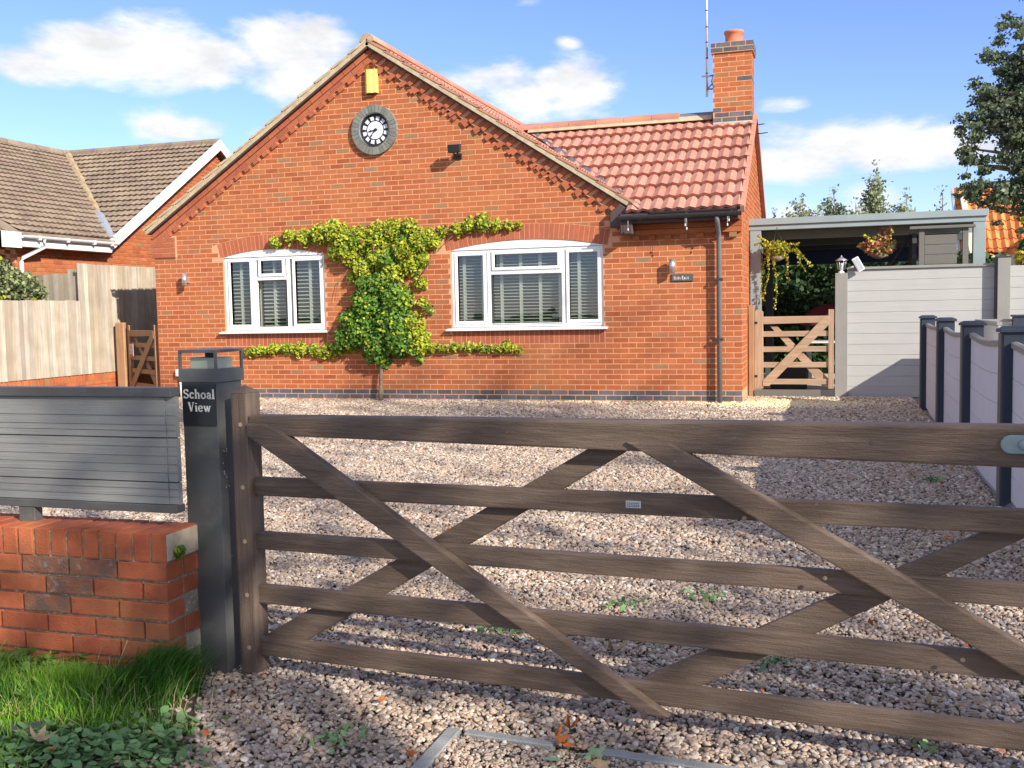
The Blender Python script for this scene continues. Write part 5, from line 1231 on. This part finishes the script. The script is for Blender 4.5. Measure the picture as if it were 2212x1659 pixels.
# ================================================================== LEFT SIDE
fe = empty('boundary_fence', (-11, 0, -.2), 'pale weathered featheredge fence on a brick plinth left of the bungalow', 'fence')
def feather(y0, y1, z0, z1, par, x=-11.0, step=.098):
    y = y0
    while y < y1-.02:
        w = min(.112, y1-y); t = random.uniform(-.004, .004); zt = z1+random.uniform(-.008, .008)
        mb = MB(); mb.prism([(y, x+.002), (y+w, x+.036), (y+w, x+.004), (y, x-.004)], lambda u, v, q: (v+t, u, q), z0, zt); mb.build('board', M_fence, par); y += step
feather(-4.2, .05, .222, 1.475, fe); feather(.05, 3.6, .222, 2.095, fe)
mb = MB(); mb.box(-11.2, -11.0, -4.3, 3.7, -.3, .10); mb.build('plinth_wall', M_brick, fe)
mb = MB(); mb.box(-11.19, -11.0, -4.3, 3.7, .10, .20); mb.build('coping_bed', M_mortar, fe)
for k in range(105):
    y = -4.3+k*.076; mb = MB(); mb.box(-11.195, -10.992, y, y+.064, .106, .214); mb.build('coping_brick', M_brick, fe)
lay(bricks(-4.3, 3.7, -4, 2, (), (), (), vbase=-.05), lambda u, v, w: (-10.992-w, u, v), fe, M_brick, 'brick', .02, 120, stuff_name='plinth_brickwork')
for z in (.5, 1.3, 1.95): 
    mb = MB(); mb.box(-11.06, -11.01, .06 if z > 1.5 else -4.2, 3.6, z, z+.06); mb.build('arris_rail', M_fence, fe)
bfe = empty('return_fence', (-11.8, .1, -.2), 'darker brown timber fence behind the bush at the left', 'fence')
for k in range(14): pbox('board', -12.48+k*.102, -12.48+k*.102+.098, .12, .14, -.2, 1.93+random.uniform(-.01, .01)+(.09 if k > 11 else 0), M_fence, bfe, 0)
PLG = lambda u, v, w: (-10.64+(u+10.64)*.83+w*.55, .80-(u+10.64)*.55+w*.83, v)
lgp = tag(pbox('timber_post', -10.90, -10.71, .80, .97, -.25, 1.085, M_redwood, None, .02), 'brown rounded gate post against the pale left fence', 'post')
small_gate('side_gate', 'brown timber side gate with a pink notice beside the left corner of the bungalow', -10.64, -9.30, .80, -.10, 1.04, M_redwood, M_redwood, True, stw=.075, P=PLG)
sn = empty('gate_notice', (-10.55, 1.2, .55), 'small pink and white notice fixed to the brown side gate', 'sign')
M_signr = mat('red print', (.50, .13, .13), .5, .05, 5, 0)
def sgn(name, u0, u1, z0, z1, w0, w1, M): mb = MB(); mb.prism([(u0, z0), (u1, z0), (u1, z1), (u0, z1)], PLG, w0, w1); return mb.build(name, M, sn)
sgn('board', -10.50, -10.30, .50, .715, -.024, -.019, mat('pink white notice', (.72, .55, .52), .5, .05, 5, 0))
sgn('red_band', -10.495, -10.305, .505, .535, -.0265, -.0245, M_signr)
for z, w in ((.565, .15), (.583, .13)): sgn('text_line', -10.475, -10.475+w, z, z+.009, -.0265, -.0245, M_signr)
mb = MB()
for (x, z, r) in ((-10.40, .67, .022), (-10.425, .635, .014), (-10.38, .64, .017)): mb.prism([(x+r*math.cos(t), z+r*math.sin(t)) for t in np.linspace(0, 6.28, 10)[:-1]], PLG, -.0265, -.0245-random.uniform(0, .0002))
mb.build('pictogram', M_signr, sn)
shb = empty('garden_shrub', (-11.9, -1.2, -.2), 'rounded variegated shrub above the left fence', 'shrub')
P = np.concatenate([leafcloud((-11.85, -1.25, 1.72), .72, 6200, (1, 1.1, .72)), leafcloud((-11.7, -.65, 1.60), .52, 3000, (1, 1, .78)), leafcloud((-12.2, -2.1, 1.85), .6, 2200, (1, 1, .8)), leafcloud((-11.6, -.35, 1.58), .24, 600)])
tag(link('foliage', leaf_mesh('shrub_foliage', P, .05, [M_shrub, M_hedge, M_leafy], 1.3, mats=rng.choice(3, len(P), p=[.7, .22, .08])), None, shb), kind='stuff')
mb = MB(); mb.tube([(-11.9, -1.2, -.2), (-11.9, -1.25, .8), (-11.85, -1.2, 1.4)], [.05, .04, .02], 6); mb.build('stem', M_bark, shb)

# neighbouring bungalow
nb_ = empty('neighbour_bungalow', (-15, 4, -.2), 'neighbouring brick bungalow with weathered brown roof and white bargeboards', 'house')
XG = -12.5; EY = 2.62; EZ = 2.66; RY, RZ = 6.5, 5.16; RX = -16.6; XE = -12.22
sA = (RZ-EZ)/(RY-EY); sB = (RZ-EZ)/(XE-RX)
mb = MB(); mb.box(-20, XG-.012, .3, 10, -.3, 2.5); mb.prism([(EY, 2.5), (10.3, 2.5), (RY, RZ-.12)], lambda u, v, w: (w, u, v), -13.2, XG-.012); mb.prism([(XG-.02, 2.5), (-20.4, 2.5), (RX, RZ-.15)], Pf, .3, .4); nw = mb.build('wall', M_mortar, nb_)
hA = [((-sA/math.hypot(1, sA), 1/math.hypot(1, sA)), (EZ-sA*EY-.12)/math.hypot(1, sA)), ((sA/math.hypot(1, sA), 1/math.hypot(1, sA)), (EZ+sA*(2*RY-EY)-.12)/math.hypot(1, sA))]
lay(bricks(.3, 10, 0, 34) + bricks(EY-.2, 9, 34, 66, hA), lambda u, v, w: (XG-w, u, v), nw, M_brick, 'brick', .014, 160, stuff_name='brickwork')
lay(bricks(-20, XG, 18, 34), lambda u, v, w: (u, .288+w, v), nw, M_brick, 'brick', .014, 40, stuff_name='front_brickwork')
LA = math.hypot(RY-EY, RZ-EZ); ca, sa = (RY-EY)/LA, (RZ-EZ)/LA
PA_ = lambda u, v, w: (XE-.10-u, RY-v*ca-w*sa, RZ-v*sa+w*ca)
LB = math.hypot(XE-RX, RZ-EZ); cb_, sb_ = (XE-RX)/LB, (RZ-EZ)/LB
PB_ = lambda u, v, w: (RX+v*cb_+w*sb_, RY+3-u, RZ-v*sb_+w*cb_)
mb = MB(); mb.prism([(0, 0), (RX*-1+XE-.1, 0), (0, LA)], PA_, -.05, -.01); mb.prism([(-.0, 0), (9.6, 0), (9.6, LB), (3+(RY-EY), LB), (3, 0)], PB_, -.05, -.01)
mb.prism([(0, 0), (8, 0), (8, LA), (0, LA)], lambda u, v, w: (XE-.1-u, RY+v*ca, RZ-v*sa+w), -.05, 0); mb.prism([(0, 0), (9.6, 0), (9.6, LB), (0, LB)], lambda u, v, w: (RX-v*cb_, RY+3-u, RZ-v*sb_+w), -.05, 0)
nr = mb.build('roof', M_tileold, nb_)
tiles(nr, PA_, RX*-1+XE, LA, .235, .29, 2, M_tileold, keep=lambda u, v: v < LA*(1-u/(XE-RX))+.06, limit=150, h=.022, th=.034, lift=.030)
tiles(nr, PB_, 9.2, LB, .235, .29, 2, M_tileold, keep=lambda u, v: (RY+3-u) < RY-(RY-EY)*(v/LB)+.08 and RY+3-u > -.35, limit=150, h=.022, th=.034, lift=.030)
for a, b, c in (((XE-.1, RY, RZ+.02), (RX, RY, RZ+.02), 10), ((RX, RY+.2, RZ+.02), (RX, -.3, RZ+.02), 16)):
    A = Vector(a); B = Vector(b)
    for k in range(c):
        mb = MB(); p, q = A.lerp(B, k/c), A.lerp(B, (k+.96)/c); mb.tube([p+Vector((0, 0, -.03)), q+Vector((0, 0, -.03))], .10, 10, smooth=False); mb.build('ridge_tile', M_tileold, nr)
M_vm = mat('lichened valley mortar', (.40, .33, .20), .95, .3, 8, .6, 60, .1, dirt=((.42, .16, .07), 9, .5, .8))
A = Vector((RX, RY, RZ+.05)); B = Vector((XE-.12, EY, EZ+.05))
mb = MB(); mb.tube([A.lerp(B, f)+Vector((.012*math.sin(f*40), 0, -.02)) for f in np.linspace(0, .74, 22)], .085, 6, smooth=False); mb.build('valley_mortar', M_vm, nr)
mb = MB(); mb.tube([A.lerp(B, f)+Vector((0, 0, -.01)) for f in (.72, .78, .9, 1.0)], [.05, .11, .11, .09], 6, smooth=False); mb.build('valley_lead', M_galv, nr)
# bargeboards
def barge(y0, z0, y1, z1, x, M, w=.20, nm='bargeboard', t=.03):
    mb = MB(); mb.prism([(y0, z0-w), (y1, z1-w), (y1, z1), (y0, z0)], lambda u, v, q: (q, u, v), x, x+t); mb.build(nm, M, nr, .003)
barge(EY-.10, EZ+.02, RY, RZ+.06, XE-.10, M_upvc, .24); barge(RY, RZ+.06, 10.4, RZ+.06-sA*3.9, XE-.10, M_upvc, .24)
mb = MB(); mb.prism([(EY-.05, EZ-.19), (RY, RZ-.15), (RY, RZ-.17), (EY-.05, EZ-.21)], lambda u, v, q: (q, u, v), XG, XE-.10); mb.prism([(RY, RZ-.15), (10.4, RZ-.15-sA*3.9), (10.4, RZ-.17-sA*3.9), (RY, RZ-.17)], lambda u, v, q: (q, u, v), XG, XE-.10); mb.build('verge_soffit', M_brown, nr)
mb = MB(); mb.box(XE-.03, XE-.01, .15, EY-.12, EZ-.22, EZ-.03); mb.build('fascia', M_upvc, nr); mb = MB(); mb.box(XG, XE-.03, .15, EY-.12, EZ-.22, EZ-.20); mb.build('soffit', M_upvc, nr)
g = [(XE+.045+.055*math.cos(math.pi+math.pi*q/8), EZ-.03+.055*math.sin(math.pi+math.pi*q/8)) for q in range(9)]; g2 = [(XE+.045+.048*math.cos(math.pi+math.pi*q/8), EZ-.028+.048*math.sin(math.pi+math.pi*q/8)) for q in range(8, -1, -1)]
mb = MB(); mb.prism(g+g2, lambda u, v, w: (u, w, v), .12, EY-.02); mb.build('gutter', M_upvc, nr)
for y in (.5, 1.2, 1.9, 2.4): mb = MB(); mb.box(XE-.01, XE+.10, y, y+.03, EZ-.10, EZ-.02); mb.build('gutter_bracket', M_upvc, nr)
mb = MB(); mb.prism([(XE+.02, EZ-.25), (XE+.02, EZ+.02), (XE-1.6, EZ+.02+sB*1.62), (XE-1.6, EZ-.2+sB*1.62), (XE-.3, EZ-.25)], lambda u, v, w: (u, w, v), -.34, -.31); mb.prism([(XE-1.6, EZ-.2+sB*1.62), (XE-1.6, EZ+.02+sB*1.62), (RX, RZ+.02), (RX, RZ-.2)], lambda u, v, w: (u, w, v), -.34, -.31); mb.build('bargeboard', M_upvc, nr)
mb = MB(); mb.box(XE-.02, XE+.02, -.34, .14, EZ-.25, EZ+.02); mb.build('box_end', M_upvc, nr)
mb = MB(); mb.tube([(XE+.045, .66, EZ-.08), (XE+.045, .66, EZ-.20), (XG+.06, .40, EZ-.40), (XG+.05, .38, EZ-.48), (XG+.05, .38, -.1)], .036, 10); mb.build('downpipe', M_upvc, nb_)

# ================================================================== FOREGROUND VERGE AND LITTER
# concrete edging round a set-in gravel cover
dr = empty('drain_surround', (.3, -11.35, -.22), 'concrete edging strips round a gravel filled cover at the bottom of the picture', 'edging')
def strip(a, b, w, name='edging_strip', z=-.212, M=M_conc, par=dr):
    a, b = Vector((*a, 0)), Vector((*b, 0)); d = (b-a).normalized(); n = Vector((-d.y, d.x, 0))*w
    mb = MB(); mb.prism([(0, 0), ((b-a).length, 0), ((b-a).length, 1), (0, 1)], lambda u, v, q: tuple(a+d*u+n*v+Vector((0, 0, q))), z-.03, z); return mb.build(name, M, par, .004)
strip((-.056, -11.20), (-.064, -11.9), .050, z=-.204); strip((.012, -11.236), (.32, -11.254), .040, z=-.204); strip((.46, -11.266), (1.0, -11.30), .045, z=-.206)
q = scatter(9500, -.045, .95, -11.85, -11.245, lambda x, y: y < -11.245-.06*x)
pebbles('fine_gravel', np.column_stack([q, np.full(len(q), -.214)+rng.uniform(0, .003, len(q))]), .0115)

# fallen leaves
def maple(r, lobes=5, cup=.2, seed=0):
    R = random.Random(seed); pts = []; n = lobes*4
    for k in range(n):
        t = 2*math.pi*k/n; s = (1.0, .62, .42, .62)[k % 4]*R.uniform(.9, 1.1)
        if k % n in (n//2+1, n//2): s *= .7
        pts.append((r*s*math.cos(t), r*s*math.sin(t)))
    vs = [(0, 0, 0)]+[(x, y, cup*(x*x+y*y)/r*R.uniform(.5, 1.6)+R.uniform(-.1, .1)*r) for x, y in pts]
    return vs, [(0, i+1, (i+1) % n+1) for i in range(n)]
def oval(r, seed=0):
    R = random.Random(seed); n = 12; vs = [(0, 0, -.08*r)]+[(r*math.cos(2*math.pi*k/n), .5*r*math.sin(2*math.pi*k/n), .18*r*abs(math.sin(2*math.pi*k/n))+R.uniform(-.05, .05)*r) for k in range(n)]
    return vs, [(0, i+1, (i+1) % n+1) for i in range(n)]
def fallen(x, y, r, M, lab, kind='maple', rot=0, tilt=(0, 0), seed=0, cup=.35, lift=.028):
    vs, fs = maple(r, 5, cup, seed) if kind == 'maple' else oval(r, seed)
    mb = MB(); mb.add(vs, fs, smooth=True); o = mb.build('fallen_leaf', M); mod = None
    o.location = (x, y, gz(x, y)+lift); o.rotation_euler = (tilt[0], tilt[1], rot)
    return tag(o, lab, 'leaf', 'leaves fallen on the gravel')
fallen(.335, -11.235, .042, M_leafo, 'curled orange leaf standing on the concrete edging', rot=1.2, tilt=(.9, .2), seed=1, cup=.9)
fallen(.345, -11.135, .036, M_leafo, 'crumpled brown orange leaf just above the orange one', rot=2.2, tilt=(.3, .4), seed=2, cup=.9)
fallen(.462, -11.30, .052, M_leafg, 'grey green lobed leaf right of the drain cover', rot=-.6, tilt=(.15, -.1), seed=3, cup=.1)
fallen(.352, -11.375, .030, M_leafg, 'small oval green leaf on the drain cover', 'oval', rot=.1, seed=4)
fallen(.50, -11.375, .034, M_leaft, 'tan curled leaf below the lobed green leaf', 'oval', rot=-.6, tilt=(.4, 0), seed=5)
fallen(-.085, -11.445, .026, M_leafo, 'small orange leaf left of the concrete edging', rot=.4, tilt=(.2, .1), seed=6)
fallen(-1.262, -11.712, .050, M_leaft, 'big dried tan leaf among the ground ivy', rot=.8, tilt=(.3, .3), seed=7, cup=.6, lift=.06)
fallen(-1.18, -11.745, .022, M_leafo, 'little yellow orange leaf by the dried tan leaf', 'oval', rot=.2, seed=8, lift=.05)
fallen(-1.545, -11.53, .050, M_leaft, 'pale tan lobed leaf at the left edge by the stone slab', rot=2.8, tilt=(.2, .2), seed=9, cup=.3, lift=.04)
fallen(-.948, -9.686, .07, M_leafg, 'pale green leaf lying behind the gate by the first brace', rot=1.0, tilt=(.4, .3), seed=10, cup=.4)
fallen(.331, -10.351, .055, M_leaft, 'big round tan leaf behind the gate brace', rot=1.9, tilt=(.2, .1), seed=11, cup=.5)
fallen(-.36, -11.06, .02, M_leafo, 'tiny ochre leaf on the gravel in front of the gate', 'oval', rot=1.4, tilt=(.5, 0), seed=12)
# small litter and weeds in the gravel
n = 2600; P = np.column_stack([rng.uniform(-4, 2.2, n), rng.uniform(-12, -3.5, n), np.zeros(n)]); w = np.exp(-((P[:, 0]-1.9)/.55)**2)*.9+.10*(1+np.sin(P[:, 0]*3.1+np.sin(P[:, 1]*2.3)*2)); P = P[rng.random(n) < w]
P[:, 2] = -.168+.0048*np.clip(P[:, 1], -12, 0)+.022
tag(link('leaf_litter', leaf_mesh('leaf_litter', P, .019, [M_leafo, M_leaft], 1.6, np.tile([0, 0, 2], (len(P), 1)), .0, .6, mats=rng.integers(0, 2, len(P))), None), 'scattered dead leaf fragments over the gravel', 'litter', kind='stuff')
C_ = [(.95, -10.3), (1.15, -9.9), (.6, -9.5), (.82, -10.55), (-.2, -10.2), (.1, -9.9), (2.0, -8.1), (2.1, -7.4), (1.9, -6.0), (-1.0, -9.2), (.5, -10.1), (.42, -10.6), (-.35, -11.4), (1.5, -8.6), (1.45, -10.9), (1.0, -2.2), (.25, -9.7)]
P = np.concatenate([np.column_stack([rng.normal(x, .045, 34), rng.normal(y, .05, 34), np.full(34, gz(x, y)+.02)+rng.random(34)*.02]) for x, y in C_[::2]])
tag(link('gravel_weeds', leaf_mesh('gravel_weeds', P, .022, M_ivy, 1.5, np.tile([0, 0, 1.5], (len(P), 1)), -.2), None), 'little green weeds growing through the gravel', 'weeds', kind='stuff')

# grass and ground ivy by the low wall
ground_sheet('verge_soil', -3.2, -.95, -13, -11.02, 14, 14, .0, M_earth, .01)
def blades(n, cx, cy, sx, sy, h, spread, lean, w=.0022):
    x = rng.normal(cx, sx, n); y = rng.normal(cy, sy, n); ok = (y < -11.11) | (x > -1.17); x, y = x[ok], y[ok]; n = len(x)
    a = rng.uniform(0, 6.283, n); d = np.column_stack([np.cos(a)*spread*rng.random(n)+lean[0], np.sin(a)*spread*rng.random(n)+lean[1]]); H = h*rng.uniform(.45, 1.15, n)
    return x, y, d, H, w
def grass_mesh(name, sets, M):
    V = []; Fc = 0; faces = []
    vs = []; 
    for (x, y, d, H, w) in sets:
        n = len(x); z0 = -.168+.0048*np.clip(y, -12, 0)+.0; b = rng.uniform(0, 6.283, n); px = np.cos(b)*w; py = np.sin(b)*w
        rows = []
        for f, ww in ((0, 1), (.4, .9), (.75, .6), (1, .05)):
            cx_ = x+d[:, 0]*H*f**1.8; cy_ = y+d[:, 1]*H*f**1.8; cz_ = z0+H*(f-.22*f**3*np.hypot(d[:, 0], d[:, 1]))
            rows.append(np.column_stack([cx_-px*ww, cy_-py*ww, cz_])); rows.append(np.column_stack([cx_+px*ww, cy_+py*ww, cz_]))
        vs.append(np.stack(rows, 1).reshape(-1, 3))
    V = np.concatenate(vs); n = len(V)//8; base = np.arange(n)*8
    F_ = np.concatenate([np.stack([base+2*k, base+2*k+1, base+2*k+3, base+2*k+2], 1) for k in range(3)])
    me = bpy.data.meshes.new(name); me.vertices.add(len(V)); me.vertices.foreach_set('co', V.astype(np.float32).ravel())
    me.loops.add(F_.size); me.loops.foreach_set('vertex_index', F_.astype(np.int32).ravel()); me.polygons.add(len(F_)); me.polygons.foreach_set('loop_start', np.arange(0, F_.size, 4, dtype=np.int32))
    me.materials.append(M); me.update(calc_edges=True); me.validate(); return tag(link(name, me, None), kind='stuff')
M_grassd = mat('dark grass blade', (.08, .21, .03), .5, .15, 5, 0, 60, .35, rnd=.4, transl=.3)
M_straw = mat('straw blade', (.52, .44, .22), .6, .15, 5, 0, 60, .3, rnd=.3, transl=.3)
g1 = grass_mesh('grass', [blades(2600, -1.47, -11.33, .085, .045, .145, .6, (.05, 0)), blades(1300, -1.62, -11.28, .10, .05, .10, .7, (0, 0)), blades(1500, -1.88, -11.38, .10, .10, .15, .7, (0, 0)), blades(1300, -1.38, -11.44, .11, .05, .085, .8, (.1, 0)), blades(1100, -1.66, -11.62, .12, .10, .10, .9, (0, 0)), blades(700, -1.6, -11.86, .2, .06, .08, .9, (0, 0)), blades(500, -1.15, -11.45, .12, .08, .045, .9, (0, 0))], M_grass)
g3 = grass_mesh('dry_grass', [blades(420, -1.5, -11.33, .22, .12, .14, .9, (.05, 0), .0016), blades(50, -1.25, -11.2, .08, .05, .12, 1.0, (.3, 0), .0016)], M_straw)
tag(g3, 'dry straw coloured blades among the grass', 'dry grass')
tag(g1, 'bright green grass growing along the foot of the low wall', 'grass')
g2 = grass_mesh('grass', [blades(2600, -1.24, -11.14, .055, .035, .19, .45, (.45, .1)), blades(2000, -1.30, -11.24, .08, .05, .13, .5, (.35, 0)), blades(1500, -1.55, -11.40, .16, .05, .12, .5, (.1, 0))], M_grassd)
tag(g2, 'dark arching grass tuft against the foot of the gate pillar', 'grass')
def ivy(sets):
    P = []
    for (n, x, y, sx, sy, h) in sets: P.append(np.column_stack([rng.normal(x, sx, n), rng.normal(y, sy, n), -.222+rng.random(n)*h]))
    return np.concatenate(P)
def roundleaf(name, P, size, M):
    n = len(P); k = 7; t = np.arange(k)*2*np.pi/k; s = size*rng.uniform(.55, 1.25, n); a = rng.uniform(0, 6.28, n); nx = rng.normal(0, .38, n); ny = rng.normal(-.15, .38, n)
    rad = np.array([.72, 1, .95, 1, .95, 1, .95]); x = np.cos(t[None]+a[:, None])*rad*s[:, None]; y = np.sin(t[None]+a[:, None])*rad*s[:, None]; z = nx[:, None]*x+ny[:, None]*y
    V = np.stack([P[:, 0:1]+x, P[:, 1:2]+y, P[:, 2:3]+z], 2); V = np.concatenate([P[:, None, :]-np.array([0, 0, .12])*s[:, None, None], V], 1).reshape(-1, 3)
    base = np.arange(n)*(k+1); F_ = np.concatenate([np.stack([base, base+1+i, base+1+(i+1) % k], 1) for i in range(k)])
    me = bpy.data.meshes.new(name); me.vertices.add(len(V)); me.vertices.foreach_set('co', V.astype(np.float32).ravel()); me.loops.add(F_.size); me.loops.foreach_set('vertex_index', F_.astype(np.int32).ravel())
    me.polygons.add(len(F_)); me.polygons.foreach_set('loop_start', np.arange(0, F_.size, 3, dtype=np.int32)); me.polygons.foreach_set('use_smooth', np.ones(len(F_), bool)); me.materials.append(M); me.update(calc_edges=True); me.validate()
    return tag(link(name, me, None), kind='stuff')
M_ivyy = mat('light ivy leaf', (.20, .36, .07), .5, .15, 7, 0, 60, .4, rnd=.3, transl=.25)
tag(roundleaf('ground_ivy', ivy([(420, -1.25, -11.66, .16, .07, .05), (240, -1.03, -11.52, .09, .09, .03), (320, -1.45, -11.78, .22, .07, .05), (90, -.86, -11.62, .07, .06, .02)]), .0175, M_ivy), 'grey green ground ivy spreading over the gravel at bottom left', 'ground ivy')
tag(roundleaf('ground_ivy', ivy([(520, -1.75, -11.19, .22, .05, .11), (300, -1.42, -11.15, .12, .035, .07), (220, -1.9, -11.4, .12, .12, .12), (140, -1.22, -11.17, .06, .03, .03)]), .0165, M_ivyy), 'bright ivy and clover leaves under the low wall', 'ground ivy')
strip((-1.50, -11.66), (-1.34, -11.60), .075, 'stone_slab', -.185, M_slate, None)
tag(bpy.data.objects['stone_slab'], 'dark stone slab lying in the grass at bottom left', 'slab')
mb = MB(); mb.tube([(-1.42, -11.16, -.16), (-1.385, -11.15, -.09), (-1.355, -11.15, -.03)], .0022, 5); tag(mb.build('dead_stalk', M_leaft), 'pale dry stalk leaning in the grass by the wall', 'stalk')
tag(link('wall_weed', leaf_mesh('wall_weed', leafcloud((-1.19, -11.04, .29), .022, 26), .022, [M_leafy, M_leafd], 1.4, mats=rng.integers(0, 2, 26)), None), 'small yellow green weed in the gap between wall and pillar', 'weed', kind='stuff')
